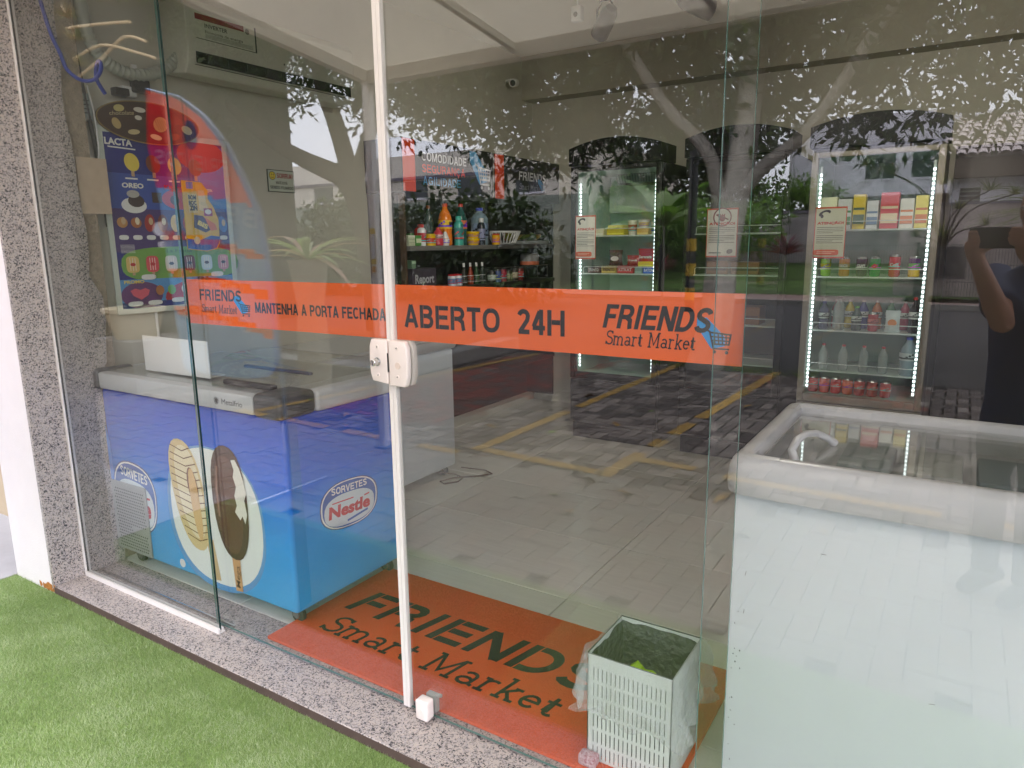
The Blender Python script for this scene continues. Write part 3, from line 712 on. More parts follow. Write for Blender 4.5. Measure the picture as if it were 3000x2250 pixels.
for a in range(0, 180, 30):
    p.line([(-1.032+.016*math.cos(R(a)), .906+.016*math.sin(R(a))), (-1.032-.016*math.cos(R(a)), .906-.016*math.sin(R(a)))], .003, PC(60, 62, 66))
p.build('maker_name', bf)
# ventilation grille with drilled holes
GR = M('grille_grey', S(150, 152, 150), .4); gg = MB(); gx0, gx1, gz0, gz1 = -1.925, -1.645, .085, .425
gg.bbox(gx0, gx1, BY0-.010, BY0-.0015, gz0, gz1, .003); g = gg.build('grille', GR, bf)
hb = MB(); HD = M('hole_dark', S(38, 40, 40), .8)
for i in range(15):
    for j_ in range(20):
        x = gx0+.03+i*.0158+(j_ % 2)*.0079; z = gz0+.02+j_*.0150
        if z > gz1-.02 or x > gx1-.015: continue
        if .185 < z < .215 and x > -1.78: continue
        hb.add([(x+.0052*math.cos(k*1.0472), BY0-.0103-.0001, z+.0042*math.sin(k*1.0472)) for k in range(6)], [(5, 4, 3, 2, 1, 0)], HD)
hb.build('vent_hole', None, g, kind='stuff')
b = MB(); b.lathe([(.0001, -.012), (.018, -.012), (.020, 0), (.0001, 0)], (-1.420, BY0-.001, .115), 18, WHITEP, 'y'); b.build('drain_knob', None, bf)
# folded white plastic plate standing on the lid
b = MB(); b.bbox(-1.685, -1.215, .218, .226, .957, 1.115, .0035, None, 2); pl = b.build('display_plate', WHITEP, None, label='blank white plastic plate standing on top of the blue freezer', cat='display plate')
b = MB(); b.box(-1.63, -1.24, .228, .31, .957, .962); b.build('plate_foot', WHITEP, pl)
for v in pl.data.vertices: pass
# cartons seen through the lid
for i, c_ in enumerate(((200, 60, 90), (60, 70, 180), (230, 230, 240), (190, 40, 60))):
    x = -1.55+i*.22
    box1('ice_cream_box', PC(*c_), None, x-.07, x+.07, .32, .60, .867, .925, .006, label=f'{["pink","blue","white","dark red"][i]} ice cream box under the glass lid of the blue freezer', cat='ice cream box')

# ------------------------------------------------------------------ second white freezer behind the blue one
f2 = thing('chest_freezer', 'plain white chest freezer standing behind the blue freezer at the left wall', 'freezer', (-1.68, 1.5, 0), 'white chest freezers')
b = MB(); b.bbox(-2.03, -1.335, .87, 2.06, .06, .84, .012); b.build('body', FW, f2)
b = MB(); b.bbox(-2.04, -1.315, .85, 2.08, .842, .91, .02); b.build('rim', FRIM, f2)
b = MB(); b.box(-2.0, -1.36, .92, 2.0, .9105, .915, M('freezer_lid_panel', S(205, 210, 212), .25)); b.build('lid', None, f2)
b = MB(); b.box(-1.3348, -1.3335, 1.48, 1.52, .17, .22, PC(190, 196, 194)); b.build('rating_plate', None, f2)
for x, y in ((-1.38, .95), (-1.38, 1.98)): caster(x, y, f2)
b = MB(); pts = [(-1.40, 1.93, .03), (-1.30, 2.0, .012), (-1.22, 1.98, .008), (-1.20, 1.90, .008), (-1.25, 1.82, .008), (-1.30, 1.84, .01), (-1.27, 1.95, .008), (-1.15, 2.06, .008), (-1.10, 2.14, .008), (-1.18, 2.18, .008), (-1.34, 2.12, .02)]
b.tube(pts, .0045, n=6); b.build('power_cord', M('brown_cord', S(88, 66, 54), .6), None, label='thin brown power cord curled on the tiles beside the rear white freezer', cat='power cord')

# ------------------------------------------------------------------ left wall: price poster, topper, die-cut sign
po = thing('price_poster', 'tall framed ice cream price poster on a stand left of the doors', 'poster', (-2.03, .62, 1.18))
PY0, PY1, PZ0, PZ1 = .315, .975, 1.195, 2.045; PX = -2.015
b = MB(); b.box(-2.03, PX, PY0, PY1, PZ0, PZ1); b.build('backing', WHITEP, po)
b = MB(); t = .014
b.box(PX, PX+.006, PY0-.012, PY0+t, PZ0-.012, PZ1+.012); b.box(PX, PX+.006, PY1-t, PY1+.012, PZ0-.012, PZ1+.012); b.box(PX, PX+.006, PY0+t, PY1-t, PZ0-.012, PZ0+t); b.box(PX, PX+.006, PY0+t, PY1-t, PZ1-t, PZ1+.012)
b.build('frame', M('pale_frame', S(214, 222, 210), .35), po)
b = MB(); b.tube([(-2.02, .50, .92), (-2.02, .50, PZ0-.012)], .007, n=8); b.build('stand_pole', WHITEP, po)
p = Print((PX, PY0+t, PZ0+t), YA, ZA, eps=.0002, n0=.0004); pw, ph = PY1-PY0-2*t, PZ1-PZ0-2*t
BL1, BL2, PUR, GRN, YEL, BRN, CRM, PNK = PC(24, 36, 130), PC(70, 130, 205), PC(78, 58, 120), PC(120, 176, 76), PC(240, 214, 90), PC(96, 54, 36), PC(238, 226, 196), PC(226, 92, 112)
U = lambda a: a*pw
V_ = lambda a: a*ph
p.rect(0, 0, pw, ph, BL1); p.rect(0, V_(.33), pw, V_(.62), PUR); p.rect(0, V_(.58), pw, V_(.78), PC(56, 84, 170)); p.ell(U(.55), V_(.255), U(.52), V_(.105), GRN, 30, 0, 3)
p.rect(0, V_(.02), pw, V_(.17), PC(86, 160, 222)); p.ell(U(.72), V_(.05), U(.36), V_(.11), RED, 26); p.rect(0, 0, pw, V_(.035), BL1); p.ell(U(.17), V_(.075), U(.17), V_(.08), PC(110, 60, 120), 24)
p.rect(U(.72), V_(.60), pw, V_(.98), BL2); p.ell(U(.80), V_(.92), U(.22), V_(.10), RED, 24)
p.text('LACTA', U(.01), V_(.935), U(.21), V_(.035), WH, .04); p.line([(U(.03), V_(.922)), (U(.24), V_(.918))], .006, WH)
for i, (c_, x) in enumerate(((YEL, .20), (PC(120, 54, 24), .37), (PC(228, 200, 110), .55), (PC(150, 70, 40), .73))):
    p.ell(U(x), V_(.845), U(.058), V_(.052), c_, 18, 18); p.rect(U(x)-.008, V_(.765), U(x)+.008, V_(.795), PC(206, 170, 130))
    p.rect(U(x)-.04, V_(.748), U(x)+.02, V_(.757), WH)
p.text('OREO', U(.10), V_(.700), U(.17), V_(.026), WH, .04, .05)
p.ell(U(.18), V_(.60), U(.10), V_(.045), WH, 22); p.ell(U(.20), V_(.625), U(.065), V_(.035), PC(60, 44, 44), 20); p.ell(U(.18), V_(.665), U(.05), V_(.022), PC(190, 186, 180), 18)
p.rect(U(.33), V_(.62), U(.41), V_(.68), PC(70, 50, 44)); p.ell(U(.56), V_(.645), U(.15), V_(.060), PC(206, 62, 60), 24); p.text('KitKat', U(.44), V_(.705), U(.16), V_(.022), RED, .04)
p.ell(U(.52), V_(.64), U(.04), V_(.03), BRN, 14); p.ell(U(.66), V_(.655), U(.05), V_(.03), PC(196, 150, 110), 16); p.ell(U(.67), V_(.675), U(.045), V_(.022), CRM, 14); p.text('Mega', U(.72), V_(.705), U(.15), V_(.02), WH, .04)
for i in range(9):
    x = .07+i*.108; c_ = [PC(206, 150, 90), PC(180, 110, 60), PC(176, 44, 40), PC(130, 60, 40), PC(238, 208, 130), PC(190, 60, 50), PC(236, 220, 150), PC(190, 214, 230), PC(90, 130, 200)][i]
    p.ell(U(x), V_(.50), U(.042), V_(.052 if i > 1 else .03), c_, 16, -12+i*3); p.ell(U(x+.01), V_(.51), U(.018), V_(.022), CRM if i % 2 else PC(220, 190, 150), 12)
    p.ell(U(x), V_(.415), U(.038), V_(.014), WH, 12, 0, 3)
p.text('La Frutta', U(.40), V_(.325), U(.22), V_(.020), PC(70, 110, 60), .0)
for i, c_ in enumerate((PC(232, 200, 120), PC(226, 80, 90), PC(222, 214, 196), PC(110, 40, 60), PC(200, 222, 226), PC(214, 150, 160))):
    x = .11+i*.158; p.ell(U(x), V_(.258), U(.052), V_(.048), c_, 18, 0, 4)
    for k in (-.02, 0, .02): p.line([(U(x+k), V_(.295)), (U(x+k), V_(.222))], .003, PC(250, 240, 226))
    p.ell(U(x), V_(.258), U(.022), V_(.010), RED if i < 2 else PC(60, 60, 80), 10); p.rect(U(x)-.007, V_(.195), U(x)+.007, V_(.21), PC(206, 170, 130))
for x in (.22, .83): p.ell(U(x), V_(.182), U(.06), V_(.016), WH, 14, 0, 3)
p.text('FINI', U(.64), V_(.148), U(.10), V_(.020), INK, .05); p.poly([(U(.08), V_(.075)), (U(.06), V_(.105)), (U(.10), V_(.118)), (U(.14), V_(.108)), (U(.18), V_(.118)), (U(.215), V_(.105)), (U(.20), V_(.075)), (U(.14), V_(.05))], PNK)
for x, c_ in ((.30, PC(190, 120, 60)), (.40, PC(120, 190, 90)), (.52, PC(236, 230, 214)), (.66, CRM), (.80, PC(230, 120, 120))): p.ell(U(x), V_(.10), U(.035), V_(.03), c_, 12)
for x, z in ((.09, .028), (.25, .028), (.45, .035), (.62, .075), (.80, .07), (.80, .03)): p.ell(U(x), V_(z), U(.06), V_(.014), WH, 14, 0, 3)
for i in range(7): p.rect(U(.02), V_(.37)-i*.006, U(.13), V_(.372)-i*.006, WH)
p.text('PROMO', U(.015), V_(.148), U(.16), V_(.018), YEL, .03)
p.build('printed_sheet', po)
tp = thing('topper_sign', 'brown oval topper sign with ice cream pictures above the price poster', 'sign', (-2.0, .56, 2.02))
b = MB(); b.lathe([(.0001, 0), (1, 0), (1, .008), (.0001, .008)], (0, 0, 0), 36, None, 'z', True)
b.v = [(-2.0+z, .560+x*.262, 2.092+y*.098) for x, y, z in b.v]; b.build('board', M('sign_dark_brown', S(66, 40, 24), .3), tp)
p = Print((-1.992, .560, 2.092), YA, ZA, eps=.0002)
p.ell(0, 0, .262, .098, PC(150, 128, 70), 40); p.ell(0, 0, .256, .0935, M('sign_dark_brown'), 40)
for x, z, a, b_, c_, ro in ((-.15, .05, .026, .016, PC(200, 186, 120), 10), (-.05, .055, .03, .012, PC(226, 220, 206), 0), (-.06, .018, .018, .011, PC(230, 224, 210), 0), (-.17, -.02, .02, .026, PC(196, 170, 110), 30), (-.02, -.03, .034, .02, PC(60, 30, 20), 20), (.05, .0, .04, .034, PC(176, 170, 100), 40), (.13, .03, .034, .022, PC(90, 50, 30), 0), (.19, -.01, .03, .02, PC(214, 196, 140), -20), (-.09, -.05, .03, .012, PC(210, 190, 140), 8), (.02, -.062, .03, .013, PC(226, 206, 150), -8), (.12, -.05, .028, .016, PC(120, 70, 40), 20)):
    p.ell(x, z, a, b_, c_, 16, ro)
for i in range(5): p.line([(.02+i*.012, .022), (.04+i*.012, -.024)], .002, PC(70, 60, 20))
p.text('chocolate', -.20, .012, .12, .018, PC(210, 196, 150), 0, .2, 8); p.build('topper_print', tp)
dc = thing('die_cut_sign', 'yellow and blue chocolate snack cut-out sign at the right edge of the poster', 'sign', (-1.99, .80, 1.5))
b = MB(); poly = [(.69, 1.835), (.80, 1.83), (.835, 1.79), (.83, 1.75), (.86, 1.71), (.885, 1.64), (.88, 1.52), (.86, 1.49), (.80, 1.478), (.69, 1.49)]
b.prism(poly, (-1.992, 0, 0), YA, ZA, (.006, 0, 0)); b.build('board', M('sign_yellow', S(232, 186, 20), .35), dc)
p = Print((-1.986, 0, 0), YA, ZA, eps=.0002)
p.poly([(.69, 1.545), (.76, 1.535), (.83, 1.56), (.882, 1.555), (.878, 1.525), (.858, 1.495), (.80, 1.482), (.69, 1.494)], PC(20, 80, 180))
p.rect(.712, 1.795, .75, 1.83, PC(20, 130, 200)); p.rect(.765, 1.78, .80, 1.82, PC(236, 196, 70)); p.rect(.715, 1.675, .765, 1.77, PC(226, 200, 120))
p.text('BOM', .718, 1.742, .044, .020, INK, .05); p.text('BOC', .718, 1.715, .044, .020, INK, .05); p.text('ZIN', .720, 1.688, .044, .022, INK, .06)
p.poly([(.775, 1.79), (.81, 1.79), (.82, 1.72), (.84, 1.69), (.81, 1.68), (.775, 1.69)], PC(238, 214, 150)); p.rect(.80, 1.66, .85, 1.70, PC(160, 30, 90)); p.ell(.825, 1.682, .02, .013, WH, 14)
p.poly([(.74, 1.665), (.79, 1.66), (.85, 1.60), (.80, 1.575), (.735, 1.60)], PC(70, 36, 60)); p.poly([(.80, 1.655), (.86, 1.62), (.87, 1.59), (.83, 1.585)], PC(230, 120, 30)); p.text('BIS', .755, 1.618, .06, .022, YEL, .05, 0, -25); p.ell(.745, 1.535, .018, .02, PC(210, 214, 190), 14)
p.build('sign_print', dc)

# sorria sign
sg = thing('warning_sign', 'small square camera notice reading SORRIA! with a yellow smiley on the left wall', 'sign', (-2.045, 1.37, 1.8))
box1('plate', PC(60, 70, 60), sg, -2.049, -2.043, 1.276, 1.470, 1.812, 1.938)
p = Print((-2.043, 1.276, 1.812), YA, ZA, eps=.0002)
p.rect(.004, .004, .190, .122, PC(196, 204, 184)); p.ell(.034, .092, .024, .024, INK, 18); p.ell(.034, .092, .021, .021, PC(236, 210, 40), 18); p.ell(.027, .098, .003, .005, INK, 8); p.ell(.041, .098, .003, .005, INK, 8)
p.line(arc(.034, .092, .012, .012, 210, 330, 6), .003, INK)
p.heavy('SORRIA!', .064, .080, .118, .028, PC(150, 24, 34)); p.heavy('VOCÊ ESTÁ', .055, .046, .085, .015, INK); p.heavy('SENDO FILMADO', .012, .018, .170, .017, INK)
p.build('notice_print', sg)

# split air conditioner on the left wall
ac = thing('air_conditioner', 'off-white split air conditioner high on the left wall with a dark louvre', 'air conditioner', (-2.05, 1.27, 2.30))
ACW = M('ac_plastic', S(206, 206, 190), .4, noise=(3, .06)); AX = -1.85
pts = [(0, 2.345), (.165, 2.335), (.190, 2.375), (.205, 2.44), (.205, 2.64), (.17, 2.68), (0, 2.68)]
b = MB(); b.prism(pts, (-2.049, .70, 0), XA, ZA, (0, 1.12, 0)); ob = b.build('case', ACW, ac)
bv = ob.modifiers.new('round', 'BEVEL'); bv.width = .008; bv.segments = 2; bv.limit_method = 'ANGLE'
b = MB(); b.box(-1.8465, -1.842, .742, 1.782, 2.384, 2.436, M('louvre_dark', S(34, 36, 34), .35)); lv = b.build('louvre', None, ac)
for i in range(9):
    y = .80+i*.115
    b = MB(); b.box(-1.842, -1.838, y, y+.004, 2.390, 2.43, M('louvre_fin', S(70, 72, 70), .4)); b.build('fin', None, lv)
b = MB(); b.box(-1.8435, -1.839, .73, 1.75, 2.372, 2.374, BLACKP); b.build('panel_gap', None, ac)
p = Print((-1.8435, 0, 0), YA, ZA, eps=.0002)
p.rect(.75, 2.50, 1.10, 2.62, PC(206, 208, 190)); p.rect(.75, 2.585, 1.03, 2.612, PC(140, 40, 50)); p.rect(.75, 2.497, 1.105, 2.500, PC(50, 60, 54)); p.rect(1.096, 2.50, 1.105, 2.62, PC(50, 60, 54))
p.text('INVERTER', .80, 2.555, .13, .018, PC(60, 66, 60), .02); p.text('Economia de energia', .80, 2.530, .22, .014, PC(60, 66, 60), 0); p.ell(1.05, 2.59, .014, .014, PC(120, 124, 110), 14)
for i in range(4): p.rect(.80, 2.508+i*.005, 1.08, 2.5095+i*.005, PC(100, 106, 96))
p.ell(1.28, 2.475, .004, .006, INK, 10); p.build('energy_label', ac)

# cables, hoses and fittings beside the jamb
def cable(name, pts, r, mat, label, cat='cable', ribs=0):
    P = [Vector(p_) for p_ in pts]; Q = []
    for i in range(len(P)-1):       # Catmull-Rom
        a, b_, c_, d = P[max(i-1, 0)], P[i], P[i+1], P[min(i+2, len(P)-1)]
        for k in range(6 if not ribs else ribs):
            t = k/(6 if not ribs else ribs); Q.append(.5*((2*b_)+(c_-a)*t+(2*a-5*b_+4*c_-d)*t*t+(3*b_-a-3*c_+d)*t**3))
    Q.append(P[-1])
    b = MB(); b.tube(Q, [r*(1 if not ribs or i % 2 else .84) for i in range(len(Q))] if ribs else r, n=8 if not ribs else 12)
    return b.build(name, mat, None, label=label, cat=cat)
cable('blue_hose', [(-1.92, .06, 2.75), (-1.93, .08, 2.60), (-1.934, .10, 2.48), (-1.93, .12, 2.38), (-1.90, .13, 2.31), (-1.90, .15, 2.25), (-1.80, .15, 2.195), (-1.70, .15, 2.185), (-1.645, .15, 2.212), (-1.64, .15, 2.245), (-1.665, .15, 2.24), (-1.70, .16, 2.19), (-1.72, .2, 2.14)], .008, M('blue_plastic_hose', S(40, 62, 160), .35), 'blue plastic hose curving across the granite jamb with a small loop', 'hose')
cable('corrugated_conduit', [(-2.0, .28, 2.75), (-1.99, .29, 2.55), (-1.99, .31, 2.42), (-1.99, .36, 2.345), (-1.985, .45, 2.305), (-1.98, .56, 2.31), (-1.97, .66, 2.36), (-1.96, .72, 2.42)], .030, M('grey_conduit', S(168, 172, 160), .5), 'grey corrugated pipe bending down beside the air conditioner', 'pipe', ribs=9)
BC = M('black_cable', S(28, 30, 26), .5)
cable('black_cable', [(-2.02, .245, 2.7), (-2.02, .25, 2.45), (-2.02, .262, 2.30), (-2.02, .275, 2.15), (-2.02, .30, 1.9), (-2.02, .31, 1.6)], .010, BC, 'thickest black cable hanging beside the electric box')
cable('black_cable', [(-2.03, .225, 2.7), (-2.03, .235, 2.5), (-2.03, .215, 2.33), (-2.03, .222, 2.2), (-2.03, .24, 2.0), (-2.03, .26, 1.8)], .0045, BC, 'thin black cable nearest to the granite jamb')
cable('white_cable', [(-2.0, .28, 2.22), (-2.0, .295, 2.12), (-2.0, .30, 2.0), (-2.0, .29, 1.9), (-2.0, .24, 1.88)], .004, WHITEP, 'thin white cable dropping left of the oval topper sign')
eb = thing('electric_box', 'grey louvred electric box on the wall left of the oval topper sign', 'electric box', (-2.04, .26, 2.1))
b = MB(); b.bbox(-2.049, -2.012, .225, .30, 2.07, 2.19, .006); b.build('case', M('box_grey', S(170, 182, 180), .5), eb)
for i in range(4): box1('slot', BLACKP, eb, -2.0118, -2.010, .245, .285, 2.10+i*.018, 2.104+i*.018)
pgt = thing('plug_adapter', 'black power adapters plugged in above the oval topper sign', 'power adapter', (-2.0, .55, 2.2))
b = MB(); b.bbox(-2.02, -1.975, .49, .57, 2.225, 2.29, .008); b.build('adapter', BLACKP, pgt)
b = MB(); b.bbox(-2.03, -1.985, .40, .47, 2.20, 2.235, .006); b.build('adapter', BLACKP, pgt)
b = MB(); b.bbox(-2.04, -2.005, .445, .515, 2.205, 2.25, .004); b.build('socket', WHITEP, pgt)
box1('cable_trunking', WHITEP, None, -2.049, -2.03, .52, .545, 2.26, 2.36, .002, label='short white cable trunking above the black adapters', cat='trunking')

# ------------------------------------------------------------------ spotlights, sensor, bullet camera
trk = MB(); trk.bbox(-.6, 1.6, 1.785, 1.815, 2.72, 2.745, .004); trk.build('track_rail', BLACKP, None, label='black lighting track carrying the spotlights below the ceiling', cat='lighting track')
for x in (-.5, 1.5):
    b = MB(); b.tube([(x, 1.8, 2.745), (x, 1.8, 3.1)], .004, n=6); b.build('suspension_wire', CHROME, bpy.data.objects['track_rail'])
SPB = M('spot_black', S(34, 32, 33), .35)
def spot(x, tilt, az, label, en=1.6):
    s_ = thing('spotlight', label, 'spotlight', (x, 1.8, 2.72), 'track spotlights')
    b = MB(); b.box(x-.012, x+.012, 1.785, 1.815, 2.64, 2.72); b.build('adapter', SPB, s_)
    b = MB(); b.tube([(x-.045, 1.8, 2.545), (x-.045, 1.8, 2.60), (x-.02, 1.8, 2.64), (x+.02, 1.8, 2.64), (x+.045, 1.8, 2.60), (x+.045, 1.8, 2.545)], .005, n=6); b.build('yoke', SPB, s_)
    m = Matrix.Rotation(R(az), 3, 'Z') @ Matrix.Rotation(R(tilt), 3, 'X')
    b = MB(); b.lathe([(.0001, .085), (.028, .08), (.040, .05), (.044, -.02), (.045, -.085), (.040, -.085), (.036, -.06), (.0001, -.055)], (0, 0, 0), 18)
    b.v = [tuple(m @ Vector(v)+Vector((x, 1.8, 2.545))) for v in b.v]; h = b.build('lamp_head', SPB, s_)
    b = MB(); b.lathe([(.0001, -.0565), (.0345, -.0615), (.0345, -.066), (.0001, -.0625)], (0, 0, 0), 18)
    b.v = [tuple(m @ Vector(v)+Vector((x, 1.8, 2.545))) for v in b.v]; b.build('lens', M('spot_lens', S(255, 240, 214), .2, emit=1.2), h)
    li = bpy.data.lights.new('spot_lamp', 'AREA'); li.shape = 'DISK'; li.size = .07; li.energy = en; li.color = (1, .93, .82); li.spread = R(110)
    lo = bpy.data.objects.new('spot_lamp', li); COL.objects.link(lo); lo.parent = h; W[lo.name] = W[h.name]
    lm4 = m.to_4x4(); lm4.translation = m @ Vector((0, 0, -.070))+Vector((x, 1.8, 2.545))-W[h.name]; lo.matrix_local = lm4
spot(-.16, 62, 48, 'leftmost black track spotlight, pointing towards the wall shelves', 2.8); spot(.28, 76, -40, 'second black track spotlight from the left, turned aside')
spot(.72, -62, 35, 'third black track spotlight with its pale lens showing'); spot(1.42, 76, 10, 'black spotlight at the far right end of the track')
sn = thing('motion_sensor', 'small white motion sensor beside the leftmost spotlight', 'sensor', (-.30, 1.78, 2.60))
b = MB(); b.bbox(-.33, -.275, 1.76, 1.80, 2.56, 2.63, .006); b.tube([(-.30, 1.78, 2.63), (-.30, 1.79, 3.1)], .005, n=6); b.build('case', WHITEP, sn)
b = MB(); b.lathe([(.0001, 0), (.012, 0), (.010, .003), (.0001, .004)], (-.303, 1.7595, 2.59), 12, M('sensor_lens', S(120, 116, 110), .3), 'y'); b.build('lens', None, sn)
cm = thing('security_camera', 'white bullet security camera high in the far left corner', 'security camera', (-2.0, 3.8, 2.82))
d = (Vector((.6, -2.2, 1.4))-Vector((-1.93, 3.8, 2.82))).normalized()
q = d.to_track_quat('Z', 'Y').to_matrix()
b = MB(); b.lathe([(.0001, -.09), (.028, -.09), (.033, -.07), (.034, .06), (.030, .07), (.0001, .07)], (0, 0, 0), 16); b.v = [tuple(q @ Vector(v)+Vector((-1.93, 3.8, 2.82))) for v in b.v]; b.build('barrel', WHITEP, cm)
b = MB(); b.lathe([(.0001, .0702), (.024, .0702), (.023, .0715), (.0001, .0715)], (0, 0, 0), 16); b.v = [tuple(q @ Vector(v)+Vector((-1.93, 3.8, 2.82))) for v in b.v]; b.build('lens_face', BLACKP, cm)
b = MB(); b.tube([(-1.95, 3.83, 2.83), (-2.0, 3.86, 2.86), (-2.049, 3.87, 2.86)], .012, n=8); b.build('bracket', WHITEP, cm)
# ================================================================== wall shelf unit
su = thing('shelf_unit', 'dark wall shelf unit with lit-up black header panels along the left wall', 'shelf', (-1.9, 3.15, 0))
DK = M('dark_laminate', S(28, 24, 23), .45, noise=(6, .2)); DKB = M('black_gloss_panel', S(10, 10, 12), .3); WOOD = M('brown_laminate', S(90, 66, 52), .5, noise=(7, .2)); SHG = M('shelf_grey', S(120, 116, 112), .4)
box1('back_panel', DK, su, -2.049, -2.035, 2.12, 4.18, .1, 1.84)
box1('side_panel', WOOD, su, -2.035, -1.76, 2.125, 2.145, .1, 1.835); box1('side_panel', DK, su, -2.035, -1.76, 4.15, 4.17, .1, 1.835)
box1('front_stile', M('stile_black', S(30, 27, 28), .5), su, -2.049, -1.80, 2.095, 2.1245, .1, 1.835)
for z, g in ((1.490, SHG), (1.192, DK), (.86, DK), (.50, DK)):
    b = MB(); b.bbox(-2.034, -1.735, 2.1455, 3.20, z-.032, z, .003); b.build('shelf_board', g, su)
    b = MB(); b.bbox(-2.034, -1.735, 3.202, 4.149, z-.032, z, .003); b.build('shelf_board', DK if g is DK else M('shelf_dark', S(76, 70, 68), .4), su)
box1('middle_divider', DK, su, -2.034, -1.80, 3.18, 3.20, 1.495, 1.835)
for y0, y1, x in ((2.085, 3.150, -1.72), (3.162, 4.21, -1.722)):
    h = box1('header_panel', DKB, su, -2.046, x, y0, y1, 1.842, 2.180)
    p = Print((x, 0, 0), YA, ZA, eps=.0003, n0=.0005); OR = M('header_orange', S(226, 74, 40), .25); WHT = M('header_white', S(225, 225, 228), .3); BLT = M('header_blue', S(90, 160, 210), .3)
    if y0 < 3:
        p.rect(2.090, 1.845, 2.215, 2.177, OR)
        p.heavy('COMODIDADE', 2.285, 2.050, .51, .058, WHT, .15); p.heavy('SEGURANÇA', 2.285, 1.975, .49, .055, OR, .17); p.heavy('AGILIDADE', 2.290, 1.895, .43, .056, BLT, .14)
        p.cart(2.93, 1.90, .17, .17, WHT, BLT)
        p.rect(3.135, 1.845, 3.148, 2.177, M('panel_trim', S(150, 140, 130), .4))
    else:
        p.rect(3.170, 1.845, 3.300, 2.177, OR)
        p.heavy('FRIENDS', 3.52, 2.005, .44, .070, WHT, shear=.15); p.slab('Smart Market', 3.53, 1.935, .36, .045, M('header_grey', S(150, 150, 155), .3), .10, .1); p.cart(3.88, 1.92, .09, .07, M('header_grey'), BLT)
    p.build('header_print', h)

# ------------------------------------------------------------------ goods
def bottle(x, y, z, h, r, kind, body, cap, lab, label, cat='bottle', group=None, tr=0, n=14):
    nm = cat.replace(' ', '_')
    t = thing(nm, label, cat, (x, y, z), group)
    B = PC(*body, .25) if not tr else M(f'clear_{body[0]}_{body[1]}_{body[2]}', S(*body), .08, tr=tr)
    if kind == 'pet': pr = [(.001, 0), (r*.85, 0), (r, h*.04), (r, h*.22), (r*.93, h*.30), (r, h*.38), (r, h*.62), (r*.8, h*.74), (r*.38, h*.88), (r*.34, h*.93)]; ch = .07
    elif kind == 'jug': pr = [(.001, 0), (r*.95, 0), (r, h*.05), (r, h*.70), (r*.75, h*.82), (r*.34, h*.88), (r*.34, h*.92)]; ch = .08
    elif kind == 'can': pr = [(.001, 0), (r*.78, 0), (r, h*.07), (r, h*.90), (r*.84, h*.985), (r*.80, h), (r*.78, h*.985), (.001, h*.985)]; ch = 0
    elif kind == 'spray': pr = [(.001, 0), (r, 0), (r, h*.72), (r*.8, h*.80), (r*.5, h*.84)]; ch = .16
    elif kind == 'drop': pr = [(.001, 0), (r*.8, 0), (r, h*.15), (r*.95, h*.35), (r*.5, h*.68), (r*.3, h*.82)]; ch = .18
    elif kind == 'tub': pr = [(.001, 0), (r*.8, 0), (r, h*.86), (r*1.06, h*.88), (r*1.06, h*.98), (r*.98, h), (.001, h)]; ch = 0
    elif kind == 'pot': pr = [(.001, 0), (r, 0), (r*1.04, h*.1), (r*1.04, h*.8), (r*.9, h*.86)]; ch = .14
    if kind == 'can':
        b = MB(); b.lathe(pr[:4], (0, 0, 0), n, B, caps=False); b.lathe(pr[3:], (0, 0, 0), n, CHROME, caps=False)
    else:
        b = MB(); b.lathe(pr, (0, 0, 0), n, B)
    b.v = [(a+x, c+y, d+z) for a, c, d in b.v]; b.build('body', None, t)
    if ch:
        rr_ = {'pet': .40, 'jug': .42, 'spray': .62, 'drop': .34, 'pot': .95}[kind]*r; z0 = z+h*(1-ch)
        b = MB(); b.lathe([(.001, 0), (rr_, 0), (rr_, h*ch*.85), (rr_*.85, h*ch), (.001, h*ch)], (x, y, z0), 12); b.build('cap', PC(*cap), t)
    if lab:
        f = {'pet': (.40, .60), 'jug': (.2, .58), 'can': (.40, .66), 'spray': (.18, .6), 'drop': (.12, .42), 'tub': (.25, .70), 'pot': (.2, .65)}[kind]
        b = MB(); k = 1.015 if kind not in ('tub',) else 1.01
        def rad(fz):
            for (r0, z0), (r1, z1) in zip(pr, pr[1:]):
                if z0 <= fz*h <= z1 and z1 > z0: return r0+(r1-r0)*(fz*h-z0)/(z1-z0)
            return r
        b.lathe([(rad(f[0])*k+.0004, f[0]*h), (rad(f[1])*k+.0004, f[1]*h)], (x, y, z), n, None, caps=False); b.build('label_wrap', PC(*lab), t)
        zc_ = (f[0]+f[1])/2; b = MB(); alt = tuple(235 if v < 120 else max(20, v-130) for v in lab)
        b.lathe([(rad(f[0]+.05)*k+.0012, (f[0]+.045)*h), (rad(f[0]+.05)*k+.0012, (f[0]+.085)*h)], (x, y, z), n, PC(*alt), caps=False)
        for q_ in range(3):          # small print block on the side towards the shop front
            a0 = -math.pi/2+.25+(-.5+.32*q_); zz = z+(zc_-.03+.035*((q_*7) % 3))*h
            b.add([(x+math.cos(a)*(rad(zc_)*k+.0016), y+math.sin(a)*(rad(zc_)*k+.0016), zz+dz_) for a, dz_ in ((a0, 0), (a0+.26, 0), (a0+.26, .05*h), (a0, .05*h))], [(0, 1, 2, 3)], PC(*alt))
            a0 += math.pi/2
            b.add([(x+math.cos(a)*(rad(zc_)*k+.0016), y+math.sin(a)*(rad(zc_)*k+.0016), zz+dz_) for a, dz_ in ((a0, 0), (a0+.26, 0), (a0+.26, .05*h), (a0, .05*h))], [(0, 1, 2, 3)], PC(*alt))
        b.build('label_print', None, t)
    return t
def words(t, s, x, y, z, wd, h, col, face='+x'):
    p = Print((x, y, z), YA if face == '+x' else XA, ZA, n0=.0008); p.text(s, 0, 0, wd, h, PC(*col), .03); p.build('lettering', t)
SZ = 1.4905; SX = -1.82
